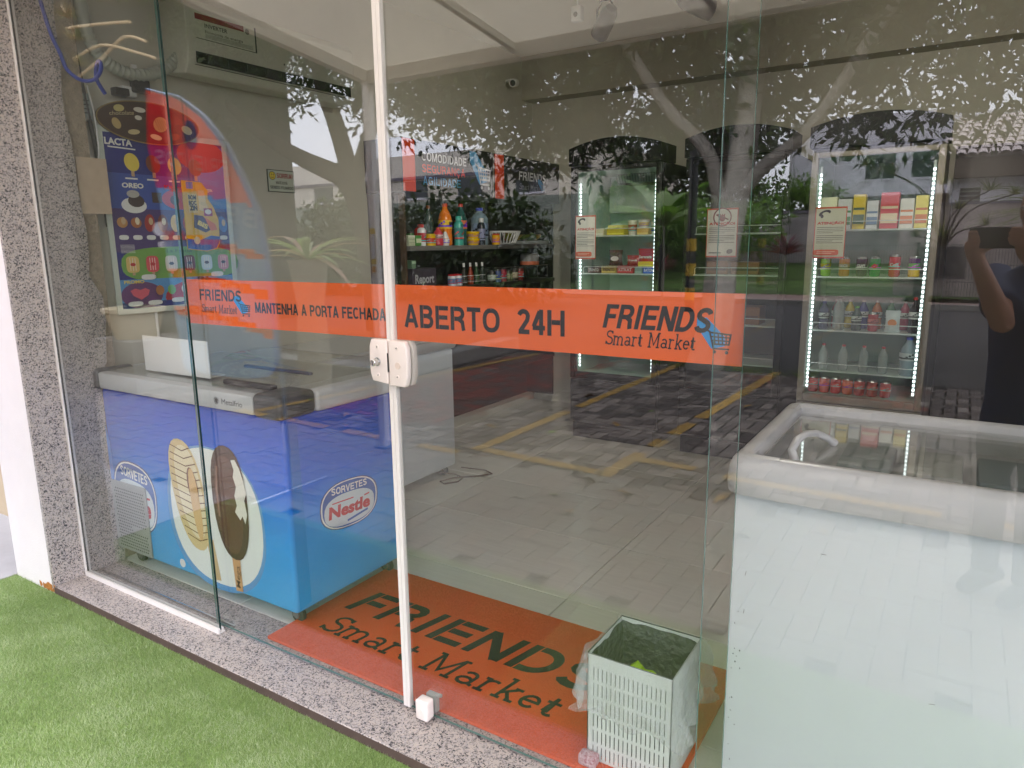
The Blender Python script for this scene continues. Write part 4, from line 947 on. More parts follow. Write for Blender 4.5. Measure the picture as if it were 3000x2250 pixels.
def carton(name, x0, x1, y0, y1, z0, z1, c_, label, cat='carton', bands=None, txt=None, face='+x', group=None):
    t = thing(name, label, cat, ((x0+x1)/2, (y0+y1)/2, z0), group)
    b = MB(); b.bbox(x0, x1, y0, y1, z0, z1, .003, None, 1); b.build('box', PC(*c_), t)
    p = Print((x1, y0, z0) if face == '+x' else (x0, y0, z0), YA if face == '+x' else XA, ZA, n0=.0006); wd = (y1-y0) if face == '+x' else (x1-x0); hh = z1-z0
    for a, b_, c2 in (bands or [(.6, .9, tuple(min(255, v+70) for v in c_))]): p.rect(wd*.05, hh*a, wd*.95, hh*b_, PC(*c2))
    if txt: p.text(txt[0], wd*.1, hh*.3, wd*.8, hh*.4, PC(*txt[1]), .03)
    p.build('print', t)
    return t
# upper shelf, from the door end to the far end
carton('soap_bar_stack', -1.86, -1.775, 2.185, 2.255, SZ, SZ+.072, (214, 222, 186), 'stack of cream soap cartons at the door end of the upper wall shelf', 'soap carton', [(.28, .31, (90, 100, 90)), (.62, .65, (90, 100, 90)), (.80, .95, (240, 240, 220))])
carton('soap_box', -1.86, -1.775, 2.262, 2.322, SZ, SZ+.07, (80, 150, 60), 'small green soap box beside the cream soap cartons on the upper shelf', 'soap carton', [(.3, .7, (220, 230, 190))])
bottle(-1.90, 2.215, SZ, .135, .030, 'pot', (170, 50, 50), (190, 60, 50), None, 'small dark red jar behind the cream soap cartons', 'jar')
bottle(-1.88, 2.325, SZ, .10, .026, 'pot', (60, 110, 50), (60, 50, 40), None, 'small green jar behind the green soap box', 'jar')
bottle(SX, 2.378, SZ, .148, .030, 'spray', (230, 232, 232), (190, 40, 44), (190, 30, 44), 'white and red trigger bottle standing left of the yellow tin', 'bottle')
bottle(SX+.01, 2.462, SZ, .082, .038, 'pot', (236, 190, 20), (236, 200, 30), (200, 60, 30), 'yellow tin with red band in front of the red jug', 'tin')
bottle(-1.92, 2.485, SZ, .150, .045, 'jug', (206, 44, 48), (206, 50, 50), None, 'squat red jug behind the yellow tin on the upper shelf', 'jug')
bottle(SX, 2.565, SZ, .128, .038, 'pet', (214, 60, 80), (220, 70, 60), (236, 200, 200), 'pink-red cleaner bottle between the red jug and the white drop bottle', 'bottle')
bottle(SX+.01, 2.636, SZ, .120, .031, 'drop', (238, 236, 230), (240, 150, 30), (220, 130, 90), 'white teardrop bottle with an orange nozzle on the upper shelf', 'bottle')
t = bottle(-1.85, 2.690, SZ, .30, .052, 'pet', (244, 130, 30), (226, 70, 30), (244, 200, 30), 'tall orange and yellow spray bottle, tallest thing on the upper shelf', 'bottle'); words(t, 'SBP', -1.795, 2.665, SZ+.145, .05, .024, (20, 20, 30))
t = bottle(-1.80, 2.788, SZ, .212, .036, 'spray', (70, 176, 160), (60, 180, 160), (40, 130, 130), 'teal aerosol can next to the tall orange bottle', 'aerosol can'); words(t, 'OFF', -1.758, 2.765, SZ+.13, .045, .022, (20, 30, 30))
bottle(-1.92, 2.585, SZ, .285, .036, 'pet', (40, 60, 54), (190, 100, 50), None, 'dark slim bottle with an orange cap at the back of the upper shelf', 'bottle')
bottle(-1.84, 2.872, SZ, .305, .046, 'pet', (24, 84, 80), (214, 60, 60), (224, 120, 80), 'dark green bottle with a red cap and orange label', 'bottle')
bottle(-1.92, 2.955, SZ, .27, .040, 'pet', (70, 60, 66), (150, 40, 60), (80, 70, 90), 'dusky bottle with a maroon cap behind the yellow pots', 'bottle')
for i, lb in enumerate(('lower of two stacked yellow sponge pots on the upper shelf', 'upper of two stacked yellow sponge pots on the upper shelf')):
    bottle(SX+.01, 2.985, SZ+i*.052, .05, .052, 'tub', (240, 196, 10), (0, 0, 0), (226, 170, 10), lb, 'pot')
bottle(-1.80, 3.085, SZ, .205, .030, 'spray', (40, 46, 60), (226, 228, 228), (150, 156, 190), 'dark pump bottle with a white nozzle and violet label', 'bottle')
bottle(-1.90, 2.93, SZ, .19, .026, 'spray', (60, 60, 64), (226, 228, 228), None, 'dark pump bottle with a white nozzle behind the yellow pots', 'bottle')
bottle(-1.86, 3.150, SZ, .285, .068, 'jug', (150, 176, 190), (30, 60, 190), (130, 150, 180), 'large pale blue water jug with a dark blue cap', 'jug', tr=.25)
bottle(-1.80, 3.290, SZ, .088, .032, 'pot', (236, 180, 20), (200, 70, 30), (236, 150, 30), 'yellow and orange tin right of the water jug', 'tin')
fb = thing('fruit_bowl', 'white slotted bowl of fruit on the far half of the upper shelf', 'bowl', (-1.86, 3.50, SZ))
b = MB(); b.lathe([(.001, .002), (.09, .002), (.10, .012), (.09, .010), (.001, .006)], (-1.86, 3.50, SZ), 20); b.tube([(-1.86+.125*math.cos(a*.3142), 3.50+.165*math.sin(a*.3142), SZ+.105) for a in range(20)], .006, n=6, closed=True); b.build('rim_ring', WHITEP, fb)
for i in range(24):
    a = i*2*math.pi/24; b = MB(); b.tube([(-1.86+.092*math.cos(a), 3.50+.095*math.sin(a), SZ+.010), (-1.86+.125*math.cos(a+.25), 3.50+.165*math.sin(a+.25), SZ+.102)], .005, n=4); b.build('rib', WHITEP, fb)
for i, (dx, dy, c_) in enumerate(((-.03, -.06, (196, 150, 40)), (.03, .03, (120, 120, 40)), (-.02, .08, (170, 60, 40)))):
    b = MB(); b.lathe([(.001, -.035), (.022, -.028), (.036, 0), (.026, .026), (.001, .034)], (-1.86+dx, 3.50+dy, SZ+.062), 12); b.build('fruit', PC(*c_, .4), None, label=['yellow fruit in the slotted white bowl', 'olive green fruit in the slotted white bowl', 'red fruit in the slotted white bowl'][i], cat='fruit')
tr_ = thing('snack_tray', 'clear tray heaped with green snack bags at the far end of the upper shelf', 'tray', (-1.86, 3.9, SZ))
b = MB(); b.bbox(-1.96, -1.76, 3.74, 4.10, SZ, SZ+.03, .01); b.build('tray', M('clear_tray', S(200, 205, 200), .15, tr=.4), tr_)
for i in range(7):
    rr_ = random.Random(i); x, y = -1.86+rr_.uniform(-.05, .05), 3.78+i*.046
    b = MB(); b.lathe([(.001, -.05), (.018, -.045), (.034, 0), (.02, .045), (.001, .05)], (0, 0, 0), 8, sy=.5); m = Matrix.Rotation(rr_.uniform(.6, 1.5), 3, 'Y') @ Matrix.Rotation(rr_.uniform(0, 3), 3, 'Z')
    b.v = [tuple(m @ Vector(v)+Vector((x, y, SZ+.06))) for v in b.v]; b.build('snack_bag', PC(*[(90, 110, 50), (150, 130, 60), (70, 90, 60), (130, 60, 50)][i % 4], .3), tr_)
# lower shelf
LZ = 1.1925
carton('paper_ream', -1.96, -1.765, 2.20, 2.46, LZ, LZ+.145, (66, 56, 70), 'dark purple paper ream lettered Report on the lower shelf', 'paper ream', [(.05, .12, (96, 80, 110))], ('Report', (190, 190, 196)))
carton('tea_carton', -1.86, -1.78, 2.215, 2.26, LZ+.1455, LZ+.20, (110, 140, 110), 'small grey-green carton on top of the dark paper ream', 'carton')
for i, (y, lb) in enumerate(((2.69, 'white dairy bottle with a red cap, nearer one of the pair'), (2.765, 'white dairy bottle with a red cap, farther one of the pair'))):
    bottle(-1.80, y, LZ, .088, .032, 'pot', (220, 222, 226), (196, 30, 40), (110, 130, 170), lb, 'bottle')
for i, (y, c_, lb) in enumerate(((2.855, (60, 56, 50), 'first of four white-capped squeeze bottles, dark sauce'), (2.94, (150, 60, 40), 'second of four white-capped squeeze bottles, red-brown sauce'), (3.02, (50, 80, 50), 'third of four white-capped squeeze bottles, green sauce'), (3.10, (44, 56, 50), 'last of four white-capped squeeze bottles, blackish sauce'))):
    bottle(-1.81, y, LZ, .165, .028, 'drop', c_, (226, 226, 222), (220, 220, 215), lb, 'squeeze bottle')
for i, (y, c_, lc, lb) in enumerate(((3.22, (56, 60, 56), (190, 200, 190), 'dark glass jar with pale label beside the squeeze bottles'), (3.30, (70, 90, 140), (60, 80, 150), 'blue labelled jar on the lower shelf'), (3.38, (150, 40, 60), (180, 60, 80), 'maroon jar on the lower shelf'), (3.47, (80, 84, 60), (160, 160, 120), 'olive jar on the lower shelf'), (3.56, (70, 60, 50), (200, 190, 160), 'brown jar with cream label on the lower shelf'), (3.65, (110, 40, 30), (180, 40, 30), 'brick red jar near the cake'))):
    bottle(-1.80, y, LZ, .095+.01*(i % 3), .033, 'pot', c_, (60, 60, 60), lc, lb, 'jar')
wr = thing('wire_rack', 'chrome wire rack holding the cake box on the lower shelf', 'rack', (-1.86, 3.7, LZ))
b = MB()
for x in (-1.98, -1.77): b.tube([(x, 3.20, LZ+.115), (x, 4.08, LZ+.115)], .003, n=5)
for y in (3.21, 3.45, 3.70, 3.9, 4.07): b.tube([(-1.77, y, LZ), (-1.77, y, LZ+.115), (-1.98, y, LZ+.115), (-1.98, y, LZ)], .003, n=5)
b.build('wire_frame', CHROME, wr)
ck = thing('cake_box', 'round clear cake box with an orange band on the wire rack', 'cake box', (-1.87, 3.93, LZ+.12))
b = MB(); b.lathe([(.001, 0), (.085, 0), (.085, .03), (.001, .03)], (-1.87, 3.93, LZ+.12), 20); b.build('base', PC(226, 120, 80), ck)
b = MB(); b.lathe([(.083, .03), (.086, .085), (.075, .098), (.001, .10)], (-1.87, 3.93, LZ+.12), 20, caps=False); b.build('dome', M('clear_dome', S(200, 200, 196), .1, tr=.45), ck)
for i in range(9):
    c_ = [(170, 30, 40), (40, 60, 130), (190, 190, 190), (150, 110, 60), (60, 110, 70)][i % 5]
    carton('snack_packet', -1.84, -1.76, 2.2+i*.21, 2.33+i*.21, .8605, .8605+.12+.02*(i % 3), c_, f'{["red","blue","silver","tan","green"][i%5]} packet on the low shelf of the wall unit, {["first","second","third","fourth","fifth","sixth","seventh","eighth","ninth"][i]} from the doors', 'packet')

# ================================================================== upright coolers
LED = M('led_strip_light', (.86, .96, 1.0), .5, emit=2.7)
def cooler(x0, x1, label, frame_c, head_c, lit, door_z=(.50, 2.02), fw=.045, shelves=(1.55, 1.27, .93, .66), head=(2.045, 2.165, 2.225), y0=3.25, y1=3.92, liner=(178, 206, 190), hx=0.0):
    t = thing('upright_cooler', label, 'cooler', ((x0+x1)/2, y0, 0), 'upright coolers along the back wall')
    F_ = M(f'cooler_frame_{frame_c[0]}', S(*frame_c), .5, spec=.3); H_ = M(f'cooler_head_{head_c[0]}', S(*head_c), .45, spec=.25); L_ = M(f'cooler_liner_{liner[0]}', S(*liner), .5)
    b = MB(); yb = y0+.05
    b.box(x0, x0+.03, yb, y1, .12, 2.04); b.box(x1-.03, x1, yb, y1, .12, 2.04); b.box(x0+.03, x1-.03, y1-.03, y1, .12, 2.04); b.box(x0+.03, x1-.03, yb, y1-.03, door_z[1], 2.04); b.box(x0+.03, x1-.03, yb, y1-.03, .12, door_z[0])
    b.build('cabinet', F_, t)
    a0, a1 = x0+.031, x1-.031; b = MB()
    b.box(a0, a0+.006, yb+.01, y1-.031, door_z[0]+.001, door_z[1]-.001); b.box(a1-.006, a1, yb+.01, y1-.031, door_z[0]+.001, door_z[1]-.001)
    b.box(a0+.006, a1-.006, y1-.037, y1-.031, door_z[0]+.001, door_z[1]-.001); b.box(a0+.006, a1-.006, yb+.01, y1-.037, door_z[1]-.007, door_z[1]-.001); b.box(a0+.006, a1-.006, yb+.01, y1-.037, door_z[0]+.001, door_z[0]+.007)
    b.build('liner', L_, t)
    b = MB(); b.box(x0+.02, x1-.02, y0+.02, y1, .002, .12); b.build('kick_base', BLACKP, t)
    # door with glass
    d0, d1 = door_z; b = MB()
    for q in ((x0, x0+fw, d0-.03, d1+.02), (x1-fw, x1, d0-.03, d1+.02)): b.bbox(q[0], q[1], y0, y0+.045, q[2], q[3], .006)
    b.bbox(x0+fw+.0005, x1-fw-.0005, y0+.001, y0+.044, d1-fw*.3, d1+.019, .005); b.bbox(x0+fw+.0005, x1-fw-.0005, y0+.001, y0+.044, d0-.029, d0+fw*.5, .005)
    d = b.build('door', F_, t)
    b = MB(); b.box(x0+fw, x1-fw, y0+.015, y0+.02, d0+fw*.5, d1-fw*.3, GLASS2); b.build('glass', None, d)
    b = MB(); b.bbox(x0, x1, y0+.005, y0+.045, .14, d0-.035, .006); b.build('lower_panel', F_, t)
    # arched header
    z0, ze, zm = head; N = 14; poly = [(0, z0), (x1-x0+2*hx, z0)]+[((x1-x0+2*hx)*(1-i/N), ze+(zm-ze)*(1-(2*i/N-1)**2)) for i in range(N+1)]
    b = MB(); b.prism(poly, (x0-hx, y0-.03, 0), XA, ZA, (0, .30, 0)); b.build('header', H_, t)
    for z in shelves:
        b = MB(); b.box(a0+.008, a1-.008, y0+.12, y1-.06, z-.008, z, None)
        s_ = b.build('shelf', M('shelf_wire_white', S(222, 232, 226), .35), t)
        b = MB(); b.tube([(a0+.02, y0+.115, z-.004), (a0+.02, y0+.115, z+.04), (a0+.03, y0+.115, z+.048), (a1-.03, y0+.115, z+.048), (a1-.02, y0+.115, z+.04), (a1-.02, y0+.115, z-.004)], .0028, n=6); b.build('guard_rail', M('rail_wire', S(230, 236, 232), .3), s_)
    if lit:
        for xx, sg_ in ((x0+fw+.014, 1), (x1-fw-.014, -1)):
            b = MB(); b.box(xx-.007, xx+.007, y0+.052, y0+.058, d0+.05, d1-.06, M('led_holder', S(200, 214, 212), .4)); ls = b.build('led_strip', None, t)
            b = MB(); n = int((d1-d0-.13)/.027)
            for i in range(n):
                z = d0+.06+i*.027; b.box(xx-.006, xx+.006, y0+.0485, y0+.0518, z, z+.013, LED); b.box(xx-.006, xx+.006, y0+.0582, y0+.0600, z, z+.013, LED)
            b.build('led_chip_row', None, ls)
    return t
c1 = cooler(-1.105, -.400, 'left upright cooler with black frame and arched black header, lit inside', (14, 13, 13), (9, 8, 8), True)
c3 = cooler(-.235, .445, 'unlit middle upright cooler, black all over, with brown cartons inside', (13, 12, 13), (8, 8, 9), False, liner=(44, 42, 42))
c2 = cooler(.560, 1.270, 'right upright cooler with a pale grey frame and a black arched header', (150, 144, 132), (7, 7, 7), True, door_z=(.50, 2.00), fw=.038, shelves=(1.56, 1.268, .925, .66), liner=(150, 180, 162), hx=.012)
# wire basket hanging at the top of the left cooler, black drip grid
b = MB()
for i in range(15): b.tube([(-.78+i*.021, 3.33, 1.975), (-.775+i*.020, 3.36, 1.915), (-.775+i*.020, 3.62, 1.915)], .0014, n=4)
for i in range(8): b.tube([(-.78, 3.33+i*.04, 1.915 if i else 1.975), (-.48, 3.33+i*.04, 1.915 if i else 1.975)], .0014, n=4)
b.build('fan_guard', M('black_wire', S(30, 32, 30), .4), c1)
b = MB(); b.bbox(-1.0, -.5, 3.70, 3.87, 1.72, 1.93, .01); b.build('evaporator_cover', M('evap_cover', S(176, 190, 178), .5), c1)
# notices on the cooler doors
def notice(name, x0, z0, wd, ht, y, label, hand=False, tint=(222, 222, 208)):
    t = thing(name, label, 'notice', (x0+wd/2, y, z0)); box1('card', PC(200, 84, 60), t, x0, x0+wd, y-.0015, y, z0, z0+ht)
    p = Print((x0, y-.0015, z0), XA, ZA, eps=.0002, n0=.0004); p.rect(.005, .010, wd-.005, ht-.010, PC(*tint))
    G = PC(70, 70, 68); O_ = PC(214, 96, 60)
    if hand:
        p.ell(wd*.5, ht*.82, wd*.30, wd*.30, PC(120, 50, 50), 22); p.ell(wd*.5, ht*.82, wd*.26, wd*.26, PC(*tint), 22)
        p.ell(wd*.5, ht*.80, wd*.10, wd*.11, PC(150, 70, 70), 12)
        for k in (-2, -1, 0, 1): p.line([(wd*.5+k*wd*.05, ht*.80), (wd*.5+k*wd*.075, ht*.885)], wd*.035, PC(150, 70, 70))
        p.line([(wd*.30, ht*.87), (wd*.70, ht*.77)], wd*.04, PC(120, 50, 50))
    else:
        p.ell(wd*.30, ht*.88, wd*.20, ht*.055, INK, 14, 20); p.ell(wd*.34, ht*.855, wd*.12, ht*.05, PC(*tint), 14); p.ell(wd*.22, ht*.82, wd*.05, ht*.035, INK, 10)
    p.text('ATENÇÃO!', wd*.08, ht*.665, wd*.84, ht*.045, PC(190, 60, 40), .05)
    for i in range(9):
        z = ht*(.60-.035*i-(.02 if i > 3 else 0)); p.rect(wd*.08, z, wd*(.92 if i % 4 != 3 else .6), z+ht*.009, G)
    if hand: p.ell(wd*.78, ht*.12, wd*.10, ht*.05, PC(110, 100, 96), 12, 20)
    p.ell(wd*.42, ht*.115, wd*.40, ht*.058, O_, 20, 0, 5) if not hand else p.rect(wd*.1, ht*.08, wd*.5, ht*.10, G)
    if not hand:
        p.rect(wd*.12, ht*.125, wd*.70, ht*.135, PC(240, 200, 170)); p.rect(wd*.12, ht*.095, wd*.6, ht*.105, PC(240, 200, 170))
    p.build('notice_print', t)
notice('cooler_notice', -1.060, 1.378, .165, .316, 3.248, 'ATENÇÃO! notice on the door of the left cooler')
notice('cooler_notice', .602, 1.385, .180, .310, 3.248, 'ATENÇÃO! notice on the door of the right cooler', tint=(196, 200, 172))
notice('door_notice', -.075, 1.392, .205, .318, 3.248, 'ATENÇÃO! notice with a hand in a circle, on the middle dark cooler', True)

# goods in the left cooler
def cl1(z, items):
    pass
YC = 3.44
for i, (x0, x1, z, h, c_, txt, lb) in enumerate((
    (-.875, -.735, 1.5505, .050, (226, 206, 50), None, 'flat yellow butter pack on the top shelf of the left cooler'),
    (-.865, -.745, 1.601, .022, (236, 220, 120), None, 'pale yellow pack lying on the butter pack in the left cooler'),
    (-.635, -.545, 1.5505, .045, (236, 190, 90), None, 'orange and yellow pack under the white tubs in the left cooler'),
    (-.99, -.90, 1.5505, .05, (240, 236, 200), None, 'cream pack half hidden by the notice in the left cooler'),
    (-1.03, -.925, 1.2705, .050, (90, 54, 50), ('TRENTO', (230, 226, 220)), 'brown wafer box at the left end of the second shelf'),
    (-.915, -.795, 1.2705, .052, (206, 176, 84), ('TRENTO', (90, 50, 40)), 'tan wafer box on the second shelf of the left cooler'),
    (-.785, -.655, 1.2705, .055, (196, 30, 44), ('KITKAT', (240, 230, 230)), 'red chocolate box on the second shelf of the left cooler'),
    (-.645, -.59, 1.2705, .05, (150, 180, 170), None, 'grey-green box between the red and the blue boxes'),
    (-.58, -.49, 1.2705, .05, (30, 80, 190), ('BATON', (230, 235, 245)), 'blue chocolate box at the right end of the second shelf'),
    (-.62, -.50, 1.321, .036, (238, 214, 40), None, 'yellow flat box lying on the blue chocolate box'))):
    carton('chocolate_box' if z < 1.5 else 'dairy_pack', x0, x1, YC-.05, YC+.10, z, z+h, c_, lb, 'box', [(.12, .3, tuple(min(255, v+40) for v in c_))], txt, '-y')
for (x, z, h, r, c_, lc, lb) in ((-.688, 1.5505, .105, .034, (238, 232, 216), (170, 90, 60), 'white paper cup with a brown picture on the top shelf'), (-.60, 1.597, .06, .042, (226, 228, 220), (220, 180, 110), 'white round tub stacked on the orange and yellow pack'), (-.505, 1.5505, .09, .040, (206, 220, 200), (120, 150, 110), 'pale green round tub at the right end of the top shelf')):
    bottle(x, YC, z, h, r, 'tub', c_, (0, 0, 0), lc, lb, 'tub')
def pouch(x, y, z, wd, h, c_, label, txt=None, tc=(240, 235, 230)):
    t = thing('snack_pouch', label, 'snack pouch', (x, y, z)); b = MB(); n = 7; vs = []
    for j_ in range(n):
        for i in range(n):
            u, v = i/(n-1)*2-1, j_/(n-1); th = .022*(1-u*u)*math.sin(min(1, v*1.1+.1)*math.pi)**.7 if 0 < v < 1 else .002
            vs.append((x+u*wd/2*(1-.08*math.sin(v*3)), y-th, z+v*h))
    for j_ in range(n):
        for i in range(n):
            u, v = i/(n-1)*2-1, j_/(n-1); th = .022*(1-u*u)*math.sin(min(1, v*1.1+.1)*math.pi)**.7 if 0 < v < 1 else .002
            vs.append((x+u*wd/2*(1-.08*math.sin(v*3)), y+th+.001, z+v*h))
    m_ = n*n; fs = [(j_*n+i, j_*n+i+1, (j_+1)*n+i+1, (j_+1)*n+i) for j_ in range(n-1) for i in range(n-1)]
    fs += [(m_+j_*n+i, m_+(j_+1)*n+i, m_+(j_+1)*n+i+1, m_+j_*n+i+1) for j_ in range(n-1) for i in range(n-1)]
    b.add(vs, fs, PC(*c_, .25), True); b.build('pouch', None, t)
    p = Print((x-wd/2, y-.026, z), XA, ZA, n0=.0005)
    if txt: p.text(txt, wd*.12, h*.45, wd*.76, h*.16, PC(*tc), .04)
    else: p.ell(wd*.5, h*.45, wd*.3, h*.16, PC(*tc), 14)
    p.build('pouch_print', t)
pouch(-.585, YC+.03, 1.325, .13, .125, (190, 24, 40), 'big red chocolate pouch on the second shelf of the left cooler', 'Serenata'); pouch(-.68, YC+.01, 1.327, .10, .075, (170, 24, 36), 'small red chocolate pouch left of the big one', 'Crunch')
pouch(-.475, YC+.02, 1.325, .09, .115, (226, 200, 20), 'yellow chocolate pouch at the right side of the second shelf', 'BIS', (60, 40, 90)); pouch(-.83, YC+.03, 1.326, .11, .115, (80, 50, 46), 'dark brown chocolate pouch behind the tan wafer box')
for (x, z, c_, lb) in ((-.95, .9305, (190, 196, 190), 'grey'), (-.80, .9305, (120, 60, 60), 'maroon'), (-.66, .9305, (226, 210, 60), 'yellow'), (-.53, .9305, (230, 226, 160), 'pale yellow'), (-.90, .6605, (196, 60, 50), 'red'), (-.70, .6605, (70, 100, 60), 'green')):
    pouch(x, YC+.02, z, .115, .15, c_, f'{lb} snack pouch on the {"third" if z > .9 else "lowest"} shelf of the left cooler')
# middle cooler cartons
for i, (x0, x1, z, h) in enumerate(((-.12, .03, 1.2705, .09), (.05, .24, 1.2705, .085), (.06, .26, .9305, .12), (-.15, .02, .9305, .10))):
    carton('brown_carton', x0, x1, 3.42, 3.6, z, z+h, (150, 104, 66), ['narrow brown carton on the upper shelf of the dark cooler', 'wide brown carton on the upper shelf of the dark cooler', 'tall brown carton on the lower shelf of the dark cooler', 'small brown carton on the lower shelf of the dark cooler'][i], 'carton', [(.3, .5, (90, 60, 44))], None, '-y')
# right cooler: cans row, bottles
YD = 3.43
for x, h, c_, lc, lb, s_ in ((.655, .12, (150, 206, 40), (226, 214, 30), 'lime green can at the left end of the can row', None), (.765, .12, (216, 140, 40), (200, 170, 120), 'orange soda can with a silver-blue band', 'FANTA'), (.865, .12, (70, 40, 70), (90, 60, 90), 'dark purple can between the orange and the green can', 'GRAPE'), (.940, .122, (20, 150, 70), (30, 160, 80), 'green soda can with a red mark in the can row', None), (1.048, .135, (200, 30, 40), (206, 40, 46), 'red soda can in the can row', 'Cola'), (1.155, .125, (90, 50, 110), (90, 180, 90), 'purple and yellow can at the right end of the can row', None)):
    t = bottle(x, YD, 1.2685, h, .032, 'can', c_, (0, 0, 0), lc, lb, 'can', 'cans in the right cooler')
    if s_: words(t, s_, x-.024, YD-.0335, 1.2685+h*.48, .048, .018, (236, 236, 240), '-y')
    if x == .94:
        p = Print((x, YD-.033, 1.2685+.065), XA, ZA); p.ell(0, 0, .018, .016, PC(210, 30, 40), 10, 0, 1.2); p.build('mark', t)
    if x == 1.155:
        b = MB(); b.lathe([(.0325, .003), (.0328, .045)], (x, YD, 1.2685), 14, None, caps=False); b.build('lower_band', PC(236, 196, 30), t)
for x, h, r, c_, cap_, lc, lb, k_, trn in ((.755, .215, .036, (190, 200, 196), (60, 60, 60), None, 'clear glass bottle, tallest in the middle row of the right cooler', 'pet', .55), (.665, .18, .032, (90, 96, 120), (60, 60, 130), (210, 214, 210), 'grey bottle with a violet cap at the left of the middle row', 'pet', .2), (.860, .155, .030, (60, 80, 66), (110, 190, 60), (220, 226, 220), 'dark bottle with a lime green cap', 'pet', 0), (1.180, .22, .030, (40, 30, 30), (206, 50, 40), (220, 220, 216), 'cola bottle with a red cap at the right of the middle row', 'pet', 0)):
    bottle(x, YD, .9255, h, r, k_, c_, cap_, lc, lb, 'bottle', tr=trn)
bottle(.955, YD, .9255, .12, .030, 'can', (190, 60, 60), (0, 0, 0), (220, 130, 120), 'red and pink can in the middle row of the right cooler', 'can')
pouch(1.065, YD, .926, .085, .135, (214, 226, 226), 'white pouch with an orange stripe in the middle row of the right cooler', None, (226, 140, 60))
bottle(1.170, YD, .6605, .24, .050, 'pet', (170, 190, 200), (30, 70, 200), (190, 200, 200), 'big water bottle with a blue cap low in the right cooler', 'bottle', tr=.35)
for i, x in enumerate((.68, .80, .92, 1.03)):
    bottle(x, YD, .6605, .17, .028, 'pet', (196, 204, 200), (196, 70, 70), None, f'clear red-capped bottle, {["first","second","third","fourth"][i]} from the left in the lowest cooler row', 'bottle', tr=.5)
for x0, x1, h, c_, b2, lb in ((.605, .700, .20, (240, 238, 200), (226, 210, 90), 'cream and yellow milk carton at the left of the top row'), (.706, .786, .185, (226, 232, 232), (80, 150, 90), 'white carton with a green stripe in the top row'), (.792, .862, .21, (240, 214, 70), (60, 100, 60), 'bright yellow juice carton in the top row'), (.870, .935, .17, (230, 236, 240), (120, 150, 190), 'white carton with a blue stripe in the top row'), (.945, 1.045, .215, (226, 90, 96), (244, 226, 190), 'coral red carton, tallest in the top row'), (1.052, 1.125, .175, (240, 240, 234), (230, 140, 90), 'white carton with an orange stripe in the top row'), (1.132, 1.200, .19, (244, 226, 130), (210, 120, 70), 'pale yellow carton at the right of the top row')):
    carton('drink_carton', x0, x1, 3.40, 3.48, 1.5605, 1.5605+h, c_, lb+', right cooler', 'drink carton', [(.15, .42, b2), (.55, .62, b2)], None, '-y')
for i, (x, c_) in enumerate(((.63, (196, 60, 56)), (.70, (206, 84, 60)), (.77, (190, 50, 50)), (.84, (226, 110, 60)), (.91, (180, 60, 50)), (.985, (150, 60, 40)), (1.06, (206, 70, 60)))):
    bottle(x, 3.42, .5085, .105, .031, 'can', c_, (0, 0, 0), tuple(min(255, v+40) for v in c_), f'{["first","second","third","fourth","fifth","sixth","seventh"][i]} reddish can from the left on the floor of the right cooler', 'can', 'cans on the cooler floor')
for i, (x, c_) in enumerate(((.64, (60, 110, 60)), (.72, (150, 60, 60)), (.80, (210, 190, 80)), (.88, (90, 90, 150)), (.96, (190, 110, 50)), (1.04, (70, 120, 80)), (1.12, (170, 60, 80)))):
    bottle(x, 3.58, .9255, .185, .031, 'pet', c_, (210, 210, 205), (226, 226, 220), f'{["first","second","third","fourth","fifth","sixth","seventh"][i]} bottle from the left in the back of the middle row, right cooler', 'bottle', 'bottles at the back of the right cooler')
# dark cabinet added right of the coolers so the mirrored house reads crisply
cb = thing('backdrop_cabinet', 'tall dark brown backdrop cabinet added in the corner right of the right cooler', 'cabinet', (2.2, 3.75, 0))
CBM = M('cabinet_dark_brown', S(40, 32, 28), .5, noise=(5, .2))
box1('carcass', CBM, cb, 1.31, 3.2, 3.45, 4.11, .02, 2.02)
for i in range(4): box1('cabinet_door', CBM, cb, 1.315+i*.473, 1.315+i*.473+.466, 3.43, 3.449, .06, 2.0, .002)
# ================================================================== outdoors, in front of the shop (seen mirrored in the glass)
b = MB(); b.box(-70, 70, -90, 12, -.6, -.22); structure('ground', b, M('ground_earth', S(96, 92, 80), .95, noise=(.5, .3)))
b = MB(); b.box(-2.303, 3.4, -1.02, -.1725, -.3, -.034); tb_ = structure('terrace_slab', b, M('turf_backing', S(120, 148, 80), .95, noise=(14, .2), bump=(200, .8, .004)))
b = MB(); b.box(-9, -2.305, -1.02, .16, -.3, -.030); structure('side_paving', b, M('grey_paving', S(170, 170, 174), .8, noise=(8, .12)))
# artificial grass blades
rng = np.random.default_rng(11)
def blades(n, x0, x1, y0, y1, h):
    X_ = rng.uniform(x0, x1, n); Y_ = rng.uniform(y0, y1, n); a = rng.uniform(0, 6.283, n); w_ = .00075; V = np.zeros((n, 3, 3))
    z0 = np.full(n, -.0345); ln = rng.normal(0, .006, (n, 2)); hh = rng.uniform(.6, 1.1, n)*h
    V[:, 0] = np.c_[X_+np.cos(a)*w_, Y_+np.sin(a)*w_, z0]; V[:, 1] = np.c_[X_-np.cos(a)*w_, Y_-np.sin(a)*w_, z0]; V[:, 2] = np.c_[X_+ln[:, 0]+.003*np.sin(X_*9), Y_+ln[:, 1], z0+hh]
    return V
V = np.concatenate([blades(150000, -2.3, .15, -.95, -.174, .013), blades(40000, -2.3, 3.3, -1.02, -.174, .014)])
TURF = [M(f'turf_blade_{i}', S(*c), .6) for i, c in enumerate([(158, 176, 122), (138, 160, 98), (174, 188, 146), (122, 144, 88)])]
